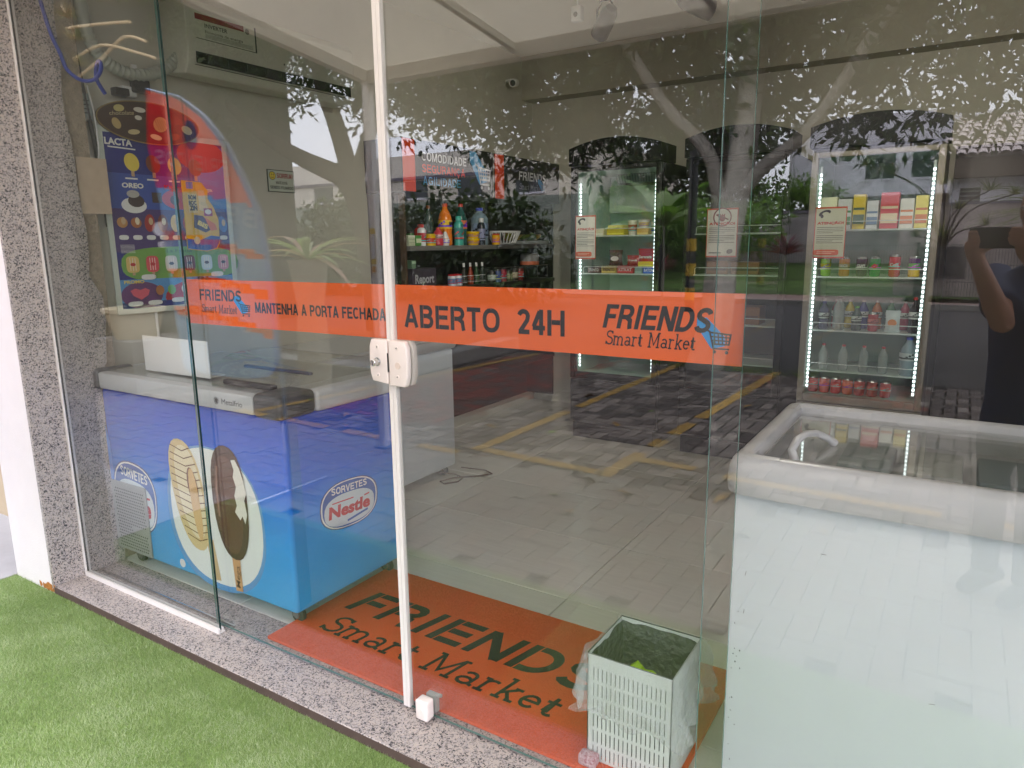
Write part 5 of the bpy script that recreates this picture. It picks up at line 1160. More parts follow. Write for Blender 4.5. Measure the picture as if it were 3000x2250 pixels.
pat = (np.sin(V[:, 0, 0]*7+V[:, 0, 1]*9+np.sin(V[:, 0, 1]*13)*1.4)+np.sin(V[:, 0, 0]*23-V[:, 0, 1]*17))*.4+rng.normal(0, .8, len(V)); near = V[:, 0, 1] > -.28
mi = np.where(pat > .7, 2, np.where(pat > -.3, 0, np.where(pat > -1, 1, 3))); mi = np.where(near & (rng.random(len(V)) < .6), 1, mi)
tri_mesh('artificial_grass', V, TURF, mi, None, kind='stuff', label='short bright green artificial grass in front of the granite sill', cat='artificial grass')
# corrugated black drain hose beside the white column
cable('drain_hose', [(-2.50, .10, .60), (-2.42, .06, .42), (-2.36, .02, .26), (-2.335, .0, .12), (-2.345, -.03, .02), (-2.42, -.05, -.0), (-2.6, -.03, .0)], .022, M('black_corrugated', S(36, 38, 40), .45), 'black corrugated drain hose at the foot of the white column', 'hose', ribs=10)

# ------------------------------------------------------------------ canopy over the entrance
cp = thing('entrance_canopy', 'white framed canopy with translucent stained panels over the shop entrance', 'canopy', (.6, -1.2, 2.7))
CANM = M('canopy_sheet', S(232, 226, 214), .6, noise=(1.6, .14)); n_ = CANM.node_tree.nodes; l_ = CANM.node_tree.links
tl = n_.new('ShaderNodeBsdfTranslucent'); tl.inputs[0].default_value = (*S(250, 244, 232), 1); ms_ = n_.new('ShaderNodeMixShader'); ms_.inputs[0].default_value = .58
l_.new(n_['Principled BSDF'].outputs[0], ms_.inputs[1]); l_.new(tl.outputs[0], ms_.inputs[2]); l_.new(ms_.outputs[0], n_['Material Output'].inputs[0])
zc = lambda y: 2.70+.128*(y+2.41)
FRC = M('canopy_frame', S(244, 240, 236), .4, noise=(6, .05))
def cbeam(name, x0, x1, y0, y1, h=.055, up=0):
    b = MB(); vs = []
    for (x, y) in ((x0, y0), (x1, y0), (x1, y1), (x0, y1)):
        vs += [(x, y, zc(y)-h+up), (x, y, zc(y)+up-.001)]
    b.add(vs, [(0, 6, 4, 2), (1, 3, 5, 7), (0, 2, 3, 1), (2, 4, 5, 3), (4, 6, 7, 5), (6, 0, 1, 7)]); return b.build(name, FRC, cp)
cbeam('front_beam', -2.33, 3.6, -2.45, -2.38, .085); cbeam('side_beam', -2.33, -2.27, -2.3795, -.18, .075); cbeam('side_beam', 3.54, 3.6, -2.3795, -.18)
for x in (-1.06, .20, 1.44, 2.6): cbeam('joist', x-.02, x+.02, -2.3795, -.18, .04)
xs = [-2.33, -1.06, .20, 1.44, 2.6, 3.6]
for i in range(5):
    b = MB(); vs = []
    for (x, y) in ((xs[i]+.004, -2.44), (xs[i+1]-.004, -2.44), (xs[i+1]-.004, -.18), (xs[i]+.004, -.18)): vs += [(x, y, zc(y)+.001), (x, y, zc(y)+.009)]
    b.add(vs, [(0, 6, 4, 2), (1, 3, 5, 7), (0, 2, 3, 1), (2, 4, 5, 3), (4, 6, 7, 5), (6, 0, 1, 7)]); b.build('roof_panel', CANM, cp)
b = MB(); b.box(-2.325, -2.265, -2.44, -2.385, -.05, 2.63); pt = b.build('post', FRC, cp)
b = MB(); b.box(-2.355, -2.235, -2.47, -2.355, -.0495, -.035); b.build('post_foot', M('post_foot_grey', S(150, 152, 150), .6), cp)
b = MB(); b.box(3.545, 3.595, -2.44, -2.385, -.05, 2.63); b.build('post', FRC, cp)
p = Print((-2.27, -2.385, 0), -XA, ZA); p.rect(-.005, 1.36, .05, 1.62, PC(236, 206, 100)); p.rect(.0, 1.40, .045, 1.58, PC(226, 226, 236)); p.rect(.005, 1.30, .045, 1.345, PC(226, 160, 40)); p.build('sticker', pt)

# ------------------------------------------------------------------ paved parking lot
lot = MB(); lot.box(-11, 6.5, -7.25, -1.02, -.3, -.062); lot = structure('parking_lot', lot, M('paver_joint', S(30, 27, 26), .95))
PAV = [M(f'concrete_paver_{i}', S(*c), .75, noise=(20, .25), bump=(90, .5, .003)) for i, c in enumerate([(132, 120, 112), (104, 92, 86), (152, 140, 130), (116, 80, 70), (144, 76, 64), (96, 86, 80), (150, 144, 134)])]
def paver_mi(x, y, r):
    if y > -2.62: return 6 if r < .6 else 2
    if -3.9 < x < -2.35 and y < -3.2 or (x > .15 and x < 1.1 and y < -5.9): return 3 if r < .45 else 4 if r < .8 else 1
    if -1.5 < x < -.5: return [0, 1, 5, 2][int(r*3.999)]
    return [1, 5, 0, 2][int(r*3.4)]
cells = []
u = .105
for i in range(-105, 63):
    for j_ in range(0, 60):
        k = (i-j_) % 4; x = i*u; y = -1.025-(j_+1)*u
        if k == 0: cells.append((x, y, 2*u, u))
        elif k == 2: cells.append((x, y-u*0, u, 2*u) if False else (x, y, u, 2*u))
for_obj = sorted([c_ for c_ in cells if -7.2 < c_[1] and c_[1]+c_[3] <= -1.02], key=lambda c_: (abs(c_[0]+.95)/1.15)**2+(abs(c_[1]+3.0)/1.25)**2)
rr_ = random.Random(2); for_obj.sort(key=lambda c_: c_[1] > -2.62); sel = for_obj[:290]; rest = for_obj[290:]
protoH = MB(); protoH.bbox(.003, 2*u-.003, .003, u-.003, -.012, .012, .0035, None, 1); pmesh = {}
for k, (a, c_) in (('h', (2*u, u)), ('v', (u, 2*u))):
    for m_i, m_ in enumerate(PAV):
        q = MB(); q.bbox(.0065, a-.0065, .0065, c_-.0065, -.012, .012, .0035, None, 1); o = q.build('paver', m_, lot); pmesh[(k, m_i)] = o.data; bpy.data.objects.remove(o)
for x, y, a, c_ in sel:
    mi_ = paver_mi(x, y, rr_.random()); o = bpy.data.objects.new('paver', pmesh[('h' if a > c_ else 'v', mi_)]); COL.objects.link(o); o.parent = lot
    o.location = (x, y, -.062+rr_.uniform(-.002, .0015)); o.rotation_euler = (rr_.gauss(0, .004), rr_.gauss(0, .004), rr_.gauss(0, .008))
q = MB()
for x, y, a, c_ in rest:
    dz = rr_.uniform(-.002, .0015); m_ = PAV[paver_mi(x, y, rr_.random())]; g = .0075 if y < -2.62 else .0022; z1 = -.050+dz
    q.add([(x+g, y+g, -.064), (x+a-g, y+g, -.064), (x+a-g, y+c_-g, -.064), (x+g, y+c_-g, -.064), (x+g*1.5, y+g*1.5, z1), (x+a-g*1.5, y+g*1.5, z1), (x+a-g*1.5, y+c_-g*1.5, z1), (x+g*1.5, y+c_-g*1.5, z1)],
          [(4, 5, 6, 7), (0, 1, 5, 4), (1, 2, 6, 5), (2, 3, 7, 6), (3, 0, 4, 7)], m_)
q.build('far_pavers', None, lot, kind='stuff')
# worn yellow bay lines
YL = M('worn_yellow_paint', S(206, 160, 54), .8, noise=(26, .5, S(130, 108, 74)), bump=(60, .4, .002))
def yline(x0, y0, x1, y1, wd, seed):
    d = Vector((x1-x0, y1-y0)); L = d.length; d.normalize(); nn = Vector((-d.y, d.x)); t = 0; rr = random.Random(seed); b = MB()
    while t < L:
        s_ = min(.21, L-t); 
        if rr.random() > .07:
            w0, w1 = wd/2*rr.uniform(.85, 1.08), wd/2*rr.uniform(.85, 1.08); a = Vector((x0, y0))+d*(t+.003); c_ = Vector((x0, y0))+d*(t+s_-.003)
            b.add([(*(a-nn*w0), -.0445), (*(c_-nn*w1), -.0445), (*(c_+nn*w1), -.0445), (*(a+nn*w0), -.0445)], [(0, 1, 2, 3)])
        t += s_
    b.build('yellow_line', YL, None, kind='structure')
yline(-.52, -2.60, -.36, -7.2, .11, 1); yline(-1.62, -2.68, -1.56, -7.2, .10, 2); yline(-.45, -3.08, 1.9, -2.98, .10, 3); yline(-1.6, -2.72, -.55, -2.66, .10, 4); yline(-4.4, -2.64, -1.7, -2.56, .10, 5); yline(-4.2, -2.7, -3.6, -7.2, .10, 6); yline(1.9, -3.0, 2.2, -7.2, .1, 7)
# fallen leaves
LEAFY = [M('dry_leaf_tan', S(176, 140, 80), .8, noise=(40, .3)), M('dry_leaf_brown', S(96, 72, 50), .8, noise=(40, .3)), M('green_fallen_leaf', S(120, 150, 60), .7)]
def leafmesh(m_, L, wd, cup):
    b = MB(); pts = [(0, 0), (.25, .5), (.55, .48), (.8, .26), (1, 0)]
    top = [(L*(x-.5), wd*y, cup*abs(y)) for x, y in pts]; bot = [(L*(x-.5), -wd*y, cup*abs(y)) for x, y in pts[1:-1]]; mid = [(L*(x-.5), 0, 0) for x, y in pts[1:-1]]
    vs = top+bot+mid; b.add(vs, [(0, 8, 1), (1, 8, 9, 2), (2, 9, 10, 3), (3, 10, 4), (0, 5, 8), (5, 6, 9, 8), (6, 7, 10, 9), (7, 4, 10)], m_, False); o = b.build('fallen_leaf'); me = o.data; bpy.data.objects.remove(o); return me
lm = [leafmesh(LEAFY[0], .13, .05, .03), leafmesh(LEAFY[1], .11, .05, .05), leafmesh(LEAFY[2], .10, .035, .02), leafmesh(LEAFY[0], .09, .04, .02)]
spots = [(-.25, -2.35), (-.55, -2.45), (-.62, -2.1), (-.15, -3.0), (.3, -2.6), (.55, -2.1), (-1.35, -3.4), (-1.0, -3.9), (-1.9, -3.3), (-2.2, -2.5), (-2.6, -2.9), (-3.0, -2.7), (-3.3, -3.0), (-2.9, -3.4), (-.9, -4.5), (.2, -3.7), (.7, -3.0), (-1.7, -4.8), (-3.6, -3.6), (.9, -2.4), (-.4, -1.9), (-1.2, -2.2), (-4.1, -3.3), (-.2, -5.2), (.35, -4.4)]
for i, (x, y) in enumerate(spots):
    o = bpy.data.objects.new('fallen_leaf', lm[i % 4]); COL.objects.link(o); o.location = (x, y, -.040); o.rotation_euler = (rr_.gauss(0, .15), rr_.gauss(0, .15), rr_.uniform(0, 6.28))
    props(o, 'dry fallen leaf lying on the mirrored parking lot pavers', 'leaf', 'fallen leaves on the parking lot')

# ------------------------------------------------------------------ street, pavement, far side
b = MB(); b.box(-70, 70, -16.9, -7.25, -.3, -.075); structure('street', b, M('asphalt', S(62, 59, 60), .85, noise=(3, .25), bump=(120, .6, .004)))
b = MB(); b.box(-70, 70, -17.05, -16.9, -.3, .045); structure('kerb', b, M('kerb_concrete', S(150, 146, 140), .8, noise=(4, .2)))
b = MB(); b.box(-70, 70, -18.9, -17.05, -.3, .04); structure('pavement', b, M('reddish_pavement', S(150, 124, 116), .85, noise=(5, .2)))
b = MB(); b.add([(-60, -18.9, .05), (8, -18.9, .05), (8, -24, .75), (-60, -24, .75)], [(0, 3, 2, 1)]); b.box(-60, 8, -18.95, -18.9, -.3, .05); structure('lawn', b, M('lawn_green', S(96, 130, 50), .9, noise=(2.5, .35, S(70, 92, 40)), bump=(60, 1, .02)))
fe = thing('wire_fence', 'black wire mesh fence along the far pavement', 'fence', (-6, -18.7, .04))
FB = M('fence_black', S(36, 38, 38), .5)
for i in range(9):
    x = -15+i*2.2; b = MB(); b.box(x-.03, x+.03, -18.73, -18.67, .04, 1.42); b.build('post', FB, fe)
    if i == 8: continue
    b = MB()
    for k in range(1, 36): b.box(x+k*.0611-.004, x+k*.0611+.004, -18.704, -18.696, .08, 1.36)
    for z in (.10, .45, .85, 1.33): b.box(x+.03, x+2.17, -18.695, -18.688, z, z+.012)
    b.build('mesh_panel', FB, fe)
STW = M('stained_pink_wall', S(206, 192, 196), .9, noise=(1.1, .35, S(120, 116, 112)), bump=(30, .3, .01))
gw = thing('garden_wall', 'stained pinkish white garden wall stepping up behind the wire fence', 'wall', (-3.5, -23.9, .6))
b = MB(); poly = [(-9, -.2), (6, -.2), (6, 2.35), (-2.7, 2.35), (-3.5, 2.33), (-4.2, 2.05), (-4.9, 1.80), (-5.6, 1.72), (-9, 1.70)]; b.prism(poly, (0, -24.2, 0), XA, ZA, (0, .25, 0)); b.build('masonry', STW, gw)
b = MB(); b.box(-3.9, 6.02, -24.25, -23.9, 2.355, 2.45); b.build('coping', M('grey_coping', S(120, 112, 124), .8), gw)
HW = M('house_white', S(232, 228, 234), .8, noise=(1, .06)); HG = M('dark_window_glass', S(50, 56, 60), .15); BRW = M('brown_fascia', S(98, 84, 72), .7, noise=(3, .15))
# white block house behind
hb_ = thing('white_house', 'white flat-walled house rising behind the garden wall', 'house', (-1, -27, 0))
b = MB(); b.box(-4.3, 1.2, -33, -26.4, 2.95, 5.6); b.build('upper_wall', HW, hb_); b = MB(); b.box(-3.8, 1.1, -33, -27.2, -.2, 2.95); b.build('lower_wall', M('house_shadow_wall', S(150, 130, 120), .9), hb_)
for x in (-1.8, -.4): 
    f_ = box1('window', HG, hb_, x, x+.9, -26.42, -26.39, 3.5, 4.3); box1('window_frame', HW, f_, x-.05, x+.95, -26.386, -26.37, 3.42, 3.5)
# right-hand tiled house
rh = thing('tiled_house', 'single-storey white house with a pale barrel-tile roof and dark fascia', 'house', (4, -21, 0))
b = MB(); b.box(.9, 9, -27, -20.2, .0, 2.98); b.build('wall', HW, rh)
b = MB(); b.box(.5, 9.2, -20.1, -19.7, 2.95, 3.42); b.build('fascia', BRW, rh)
b = MB(); b.box(.5, 9.2, -20.19, -20.1, 2.98, 3.3); b.build('soffit', BRW, rh)
f_ = box1('window', M('window_recess', S(70, 66, 66), .5), rh, 1.12, 1.56, -20.199, -20.18, 2.36, 2.72)
for i in range(3): box1('slat', M('window_slat', S(150, 146, 146), .5), f_, 1.13, 1.55, -20.179, -20.15, 2.40+i*.11, 2.44+i*.11)
box1('window_frame', HW, f_, 1.05, 1.119, -20.199, -20.14, 2.3, 2.78); box1('window_frame', HW, f_, 1.561, 1.63, -20.199, -20.14, 2.3, 2.78)
b = MB(); b.add([(.45, -19.68, 3.42), (9.3, -19.68, 3.42), (9.3, -23.6, 4.85), (.9, -23.6, 4.85)], [(0, 1, 2, 3)]); b.add([(.45, -19.68, 3.40), (9.3, -19.68, 3.40), (9.3, -23.6, 4.83), (.9, -23.6, 4.83)], [(3, 2, 1, 0)]); rf = b.build('roof', M('roof_bed', S(150, 140, 136), .9), rh)
q = MB(); n = 6; L, wd = .50, .215; vs = []
for k in range(2):
    for i in range(n+1):
        a = math.pi*i/n; r0 = wd/2*(1.0 if k == 0 else .86); vs.append((-r0*math.cos(a), -k*L, r0*math.sin(a)*.62+(.0 if k else .02)))
q.add(vs, [(i, i+1, n+2+i, n+1+i) for i in range(n)], M('pale_clay_tile', S(214, 200, 196), .8, noise=(7, .2)), True); to = q.build('roof_tile'); tm = to.data; bpy.data.objects.remove(to)
slope = math.atan2(1.43, 3.92); cnt = 0
for r in range(9):
    for i in range(31):
        x = .62+i*.225+(r*.045); s_ = r*.44
        if x > 8.6: continue
        o = bpy.data.objects.new('roof_tile', tm); COL.objects.link(o); o.parent = rf; o.location = (x-4, -19.62-math.cos(slope)*s_+21, 3.45+math.sin(slope)*s_); o.rotation_euler = (-slope, 0, 0)
b = MB(); b.tube([(.9, -23.55, 4.92), (9.3, -23.55, 4.92)], .11, n=10); b.build('ridge_cap', M('ridge_white', S(226, 222, 224), .8), rf)
b = MB(); b.box(.2, 9, -20.0, -17.6, -.2, .04); structure('forecourt', b, M('forecourt_concrete', S(120, 112, 106), .9, noise=(2, .25)))
lw = thing('boundary_wall', 'low beige boundary wall in front of the tiled house', 'wall', (4, -19.0, 0))
b = MB(); b.box(-.1, 9, -19.3, -19.1, -.2, 2.28); b.build('masonry', M('beige_boundary', S(206, 190, 184), .9, noise=(1.4, .3, S(140, 128, 120))), lw)
b = MB(); b.box(-.12, 9.02, -19.32, -19.08, 2.281, 2.34); b.build('coping', M('grey_coping'), lw)
# left long house
lh = thing('long_white_house', 'long cream and white house behind the trees on the left', 'house', (-18, -23, 0))
b = MB(); b.box(-40, -9.8, -30, -21, -.2, 4.95); b.build('wall', M('house_cream', S(232, 222, 208), .8, noise=(.8, .08)), lh)
b = MB(); b.box(-40, -9.7, -21.2, -20.9, 4.0, 4.12); b.build('eave_line', M('grey_coping'), lh)
b = MB(); b.box(-40, -9.7, -20.995, -20.9, -.2, 3.15); b.build('base_band', M('grey_green_wall', S(150, 156, 144), .9, noise=(1, .12)), lh)
for i in range(6):
    x = -12.6-i*2.6; f_ = box1('window', HG, lh, x, x+1.1, -20.999, -20.96, 3.3, 3.95); box1('window_frame', HW, f_, x-.06, x+1.16, -20.999, -20.93, 3.22, 3.298)
# concrete kerb planter at the left of the lot
kp = thing('planter_kerb', 'grey concrete kerb of a raised bed at the left side of the lot', 'kerb', (-7, -5.6, 0))
b = MB(); b.bbox(-8.9, -4.3, -4.5, -4.2, -.05, .15, .02, None, 1); b.bbox(-4.29, -4.0, -7.2, -4.2, -.05, .15, .02, None, 1); b.build('kerb_stone', M('kerb_concrete'), kp)
b = MB(); b.box(-8.9, -4.3, -7.2, -4.51, -.05, .08); b.build('soil', M('bed_soil', S(96, 80, 64), .95, noise=(9, .4)), kp)

# lamp pole and striped bollard
lp = thing('lamp_pole', 'black street lamp pole with a yellow and black striped foot across the street', 'lamp post', (-3.8, -14.2, -.07))
b = MB(); b.lathe([(.10, 1.55), (.085, 6.0), (.0001, 6.0)], (-3.8, -14.2, 0), 12); b.build('pole', M('pole_black', S(40, 42, 46), .5), lp)
b = MB()
for i in range(6): b.lathe([(.11, -.07+i*.27), (.11, .20+i*.27)], (-3.8, -14.2, 0), 12, M('stripe_yellow', S(214, 170, 40), .6) if i % 2 else BLACKP, caps=False)
b.build('striped_foot', None, lp)

def leafm0(name, c, tl_):
    m = bpy.data.materials.new(name); m.use_nodes = True; n = m.node_tree.nodes; l = m.node_tree.links; p = n['Principled BSDF']
    p.inputs['Base Color'].default_value = (*c, 1); p.inputs['Roughness'].default_value = .7
    t = n.new('ShaderNodeBsdfTranslucent'); t.inputs[0].default_value = (*c, 1); ms = n.new('ShaderNodeMixShader'); ms.inputs[0].default_value = tl_
    l.new(p.outputs[0], ms.inputs[1]); l.new(t.outputs[0], ms.inputs[2]); l.new(ms.outputs[0], n['Material Output'].inputs[0]); _mc[name] = m; return m
# ------------------------------------------------------------------ feather flag beside the entrance
fg = thing('feather_flag', 'tall feather flag with FRIENDS Smart Market over grey and orange stripes', 'flag', (-2.3, -1.3, -.03))
OUT = [(-3.121, 2.498), (-2.86, 2.413), (-2.605, 2.276), (-2.43, 2.113), (-2.283, 1.906), (-2.168, 1.703), (-2.115, 1.463), (-2.096, 1.282), (-2.09, 1.014), (-2.10, .80), (-2.2, .70), (-2.45, .66), (-2.85, .66), (-3.0, .70), (-3.01, 1.104), (-3.054, 1.733), (-3.15, 2.171)]
FY = -1.3
def wav(x, z): return FY+.018*math.sin(x*7+z*3)
def clothpoly(pts, col, k):        # polygon clipped to the flag outline by convex-ish scan, gently waved
    pass
def inside_span(z):                # x range of the flag at height z
    xs_ = []; n = len(OUT)
    for i in range(n):
        (xa, za), (xb, zb) = OUT[i], OUT[(i+1) % n]
        if (za-z)*(zb-z) < 0: xs_.append(xa+(xb-xa)*(z-za)/(zb-za))
    return (min(xs_), max(xs_)) if len(xs_) >= 2 else None
def FM(n_, c_):
    m = leafm0(n_, S(*c_), .78); return m
FR_ = FM('flag_red', (250, 104, 88)); FO = FM('flag_orange', (244, 116, 50)); FG = FM('flag_grey', (142, 178, 208)); FRD = FM('flag_deep_red', (210, 24, 40)); FWH = FM('flag_white', (240, 240, 240)); FBL = FM('flag_hem', (120, 156, 214))
b = MB(); NX, NZ = 26, 60; zs = [.665+i*(2.49-.665)/NZ for i in range(NZ+1)]
rows = [inside_span(z) for z in zs]
def fcol(x, z):
    zz = z+.17*(x+2.1)          # stripes rise towards the free edge
    if zz > 1.72: return FRD if x < -2.97 and z < 2.45 else FR_
    if zz > 1.45: return FG
    if zz > 1.40: return FO
    if zz > 1.22: return FG
    if zz > 1.17: return FO
    if zz > .98: return FG
    if zz > .93: return FO
    return FG
for j_ in range(NZ):
    if not rows[j_] or not rows[j_+1]: continue
    for i in range(NX):
        def px(rw, t): return rw[0]+(rw[1]-rw[0])*t
        q4 = [(px(rows[j_], i/NX), zs[j_]), (px(rows[j_], (i+1)/NX), zs[j_]), (px(rows[j_+1], (i+1)/NX), zs[j_+1]), (px(rows[j_+1], i/NX), zs[j_+1])]
        cxm = sum(a for a, _ in q4)/4; czm = sum(z for _, z in q4)/4
        vs4 = [(a, wav(a, z), z) for a, z in q4]
        b.add(vs4[::-1], [(0, 1, 2, 3)], fcol(cxm, czm) if i < NX-1 else FBL, True)
b.build('banner', None, fg)
b = MB(); hem = [(-3.121, wav(-3.12, 2.5)-.001, 2.498), *[(x+.012, wav(x, z), z+.012) for x, z in OUT[1:9]], (-2.085, FY, .6), (-2.085, FY, -.01)]; b.tube(hem, [.006]+[.009]*(len(hem)-1), n=8); b.build('pole', M('flag_pole', S(150, 170, 206), .3), fg)
b = MB(); b.tube([(-2.085-.3, FY, -.022), (-2.085+.3, FY, -.022)], .010, n=6); b.tube([(-2.085, FY-.3, -.022), (-2.085, FY+.3, -.022)], .010, n=6); b.build('cross_base', CHROME, fg)
def fcurve(x, y, k): X = -2.1-x; return Vector((X, wav(X, y)+.002+k, y))
p = Print((-2.1, FY, 0), -XA, ZA, curve=fcurve)
p.heavy('FRIENDS', .30, 1.915, .70, .092, FWH, .19, .1, 10); p.text('Smart Market', .42, 1.86, .42, .045, FWH, .01, .1, 10)
p.heavy('BEER', .075, 1.600, .66, .105, FWH, .2, 0, 10); p.heavy('ÁGUA', .26, 1.395, .55, .10, FWH, .2, 0, 10); p.heavy('GELO', .30, 1.19, .55, .10, FWH, .2, 0, 10); p.heavy('CAFE', .25, .95, .60, .10, FWH, .2, 0, 10)
p.ell(.68, 2.19, .088, .088, M('flag_navy', S(60, 70, 130), .7), 24); p.ell(.70, 2.22, .05, .035, FRD, 16); p.text('24h', .64, 2.16, .08, .045, FWH, .03)
p.ell(.95, 1.62, .10, .05, FWH, 16); p.rect(.86, 1.5, 1.0, 1.54, FWH); p.build('banner_print', fg)
b = MB(); b.bbox(-2.42, -2.405, FY+.01, FY+.03, 2.06, 2.13, .003); b.build('clip', BLACKP, fg)

# neighbouring building closing the lot at the left
nb = thing('neighbour_building', 'dull olive two-storey side wall of the neighbouring building left of the lot', 'building', (-12, -3, 0))
b = MB(); b.box(-13, -11.2, -9.5, .4, -.2, 7.5); b.build('wall', M('olive_render', S(84, 80, 68), .9, noise=(.8, .25)), nb)
# ------------------------------------------------------------------ trees and plants
def leafm(name, c, tl_=.35):
    m = bpy.data.materials.new(name); m.use_nodes = True; n = m.node_tree.nodes; l = m.node_tree.links; p = n['Principled BSDF']
    p.inputs['Base Color'].default_value = (*c, 1); p.inputs['Roughness'].default_value = .45
    t = n.new('ShaderNodeBsdfTranslucent'); t.inputs[0].default_value = (c[0]*1.5, c[1]*1.6, c[2]*.8, 1); ms = n.new('ShaderNodeMixShader'); ms.inputs[0].default_value = tl_
    l.new(p.outputs[0], ms.inputs[1]); l.new(t.outputs[0], ms.inputs[2]); l.new(ms.outputs[0], n['Material Output'].inputs[0]); return m
LF = [leafm('leaf_dark', (.026, .046, .015)), leafm('leaf_mid', (.045, .075, .022)), leafm('leaf_light', (.085, .125, .03)), leafm('leaf_brown', (.06, .04, .022))]
LB_ = [leafm('leaf_bright', (.11, .22, .035)), leafm('leaf_fresh', (.16, .28, .05)), leafm('leaf_deep', (.04, .08, .02))]
def leaves(ells, ncl, per, L, wd, seed, wts=(.4, .35, .15, .1), droop=.5, spread=.28):
    rg = np.random.default_rng(seed); C_ = []
    vol = np.array([e[3]*e[4]*e[5] for e in ells]); vol = vol/vol.sum()
    for e, f in zip(ells, vol):
        n = int(ncl*f)+1; d = rg.normal(size=(n, 3)); d /= np.linalg.norm(d, axis=1)[:, None]; r = rg.random(n)**(1/2.4)
        C_.append(np.array(e[:3])+d*r[:, None]*np.array(e[3:6]))
    C_ = np.concatenate(C_); n = len(C_); K = n*per
    c = np.repeat(C_, per, 0); dr = rg.normal(size=(K, 3)); dr[:, 2] -= droop; dr /= np.linalg.norm(dr, axis=1)[:, None]
    base = c+dr*rg.uniform(.02, spread, (K, 1)); ln = L*rg.uniform(.6, 1.25, (K, 1)); side = np.cross(dr, rg.normal(size=(K, 3))); side /= np.linalg.norm(side, axis=1)[:, None]
    up = np.cross(side, dr); w_ = wd*rg.uniform(.7, 1.2, (K, 1))
    V = np.zeros((K, 4, 3)); V[:, 0] = base; V[:, 1] = base+dr*ln*.45+side*w_+up*w_*.35; V[:, 2] = base+dr*ln; V[:, 3] = base+dr*ln*.45-side*w_+up*w_*.35
    tint = np.repeat(rg.random(n), per)*.6+rg.random(K)*.4; th = np.cumsum(wts); mi_ = np.searchsorted(th/th[-1], tint).clip(0, len(wts)-1)
    return V, mi_
BARK = M('pale_bark', S(182, 174, 162), .9, noise=(9, .35), bump=(18, .8, .02)); BARKD = M('dark_bark', S(84, 72, 62), .9, noise=(7, .35), bump=(16, .8, .02))
def limb(b, pts, radii, mat):
    P = [Vector(p_) for p_ in pts]; Q = []; RR = []
    for i in range(len(P)-1):
        a, b_, c_, d = P[max(i-1, 0)], P[i], P[i+1], P[min(i+2, len(P)-1)]
        for k in range(4):
            t = k/4; Q.append(.5*((2*b_)+(c_-a)*t+(2*a-5*b_+4*c_-d)*t*t+(3*b_-a-3*c_+d)*t**3)); RR.append(radii[i]+(radii[i+1]-radii[i])*t)
    Q.append(P[-1]); RR.append(radii[-1]); b.tube(Q, RR, mat, n=10)
def tree(name, label, base, bark, limbs, ells, ncl, per, L, wd, seed, **kw):
    t = thing(name, label, 'tree', base); b = MB(); limb(b, *limbs[0], bark); b.build('trunk', None, t)
    for q in limbs[1:]:
        b = MB(); limb(b, *q, bark); b.build('limb', None, t)
    V, mi_ = leaves(ells, ncl, per, L, wd, seed, **kw); tri_mesh('crown', V, LF, mi_, t)
    return t
tree('shade_tree', 'pale-trunked shade tree at the street edge of the parking lot', (-1.28, -7.05, -.05), BARK,
     [([(-1.22, -7.05, -.1), (-1.10, -7.1, .6), (-1.08, -7.15, 1.3), (-.92, -7.2, 2.3), (-.85, -7.2, 3.1), (-.80, -7.3, 4.4), (-.9, -7.5, 6)], [.24, .20, .185, .16, .145, .12, .07]),
      ([(-1.10, -7.12, 1.55), (-1.16, -7.1, 2.1), (-1.28, -7.0, 2.55), (-1.74, -6.9, 3.05), (-2.26, -6.8, 3.85), (-2.9, -6.8, 5.0)], [.10, .085, .08, .07, .06, .035]),
      ([(-.95, -7.15, 1.95), (-.65, -7.1, 2.3), (-.14, -7.0, 2.68), (.38, -6.9, 3.45), (.8, -6.9, 4.1), (1.3, -6.8, 5)], [.09, .08, .07, .06, .05, .03])],
     [(-2.2, -7.8, 4.3, 3.2, 2.2, 1.35), (1.5, -7.6, 4.2, 2.6, 2.0, 1.4), (2.4, -7.4, 4.5, 1.6, 1.5, .9), (-4.1, -8.0, 3.15, 1.25, 1.2, .8), (-6.1, -8.1, 3.75, 1.6, 1.1, .55), (-5.2, -8.1, 4.6, 2.0, 1.4, .9), (0, -7.7, 2.95, 1.9, 1.0, .5)], 1950, 15, .175, .034, 5)
tree('shade_tree', 'dark tree with thick forked limbs left of the parking lot', (-7.7, -8.2, 0), BARKD,
     [([(-7.6, -8.2, -.1), (-7.65, -8.15, .9), (-7.75, -8.0, 2.1), (-7.95, -8, 2.55)], [.30, .26, .24, .22]),
      ([(-7.93, -8, 2.4), (-8.2, -8, 2.7), (-8.6, -8, 2.86), (-9.5, -8, 3.22), (-10.6, -8, 3.8), (-11.6, -8, 4.6)], [.21, .19, .17, .14, .10, .06]),
      ([(-7.95, -8, 2.45), (-8.12, -8, 3.1), (-8.35, -8, 3.75), (-8.6, -8, 4.35), (-9, -8.1, 6)], [.19, .16, .15, .13, .07]),
      ([(-7.9, -8, 2.6), (-7.5, -8, 3.4), (-7.1, -8.1, 4.2), (-6.4, -8.2, 5.2)], [.14, .12, .10, .06])],
     [(-9.5, -8.2, 5.7, 3.2, 2.2, 1.3), (-6.2, -8.2, 4.7, 2.1, 2, 1.35), (-11.8, -8.2, 5.0, 1.8, 1.8, 1.4), (-7.6, -7.2, 4.1, 1.0, .9, .55)], 1000, 17, .17, .03, 6)
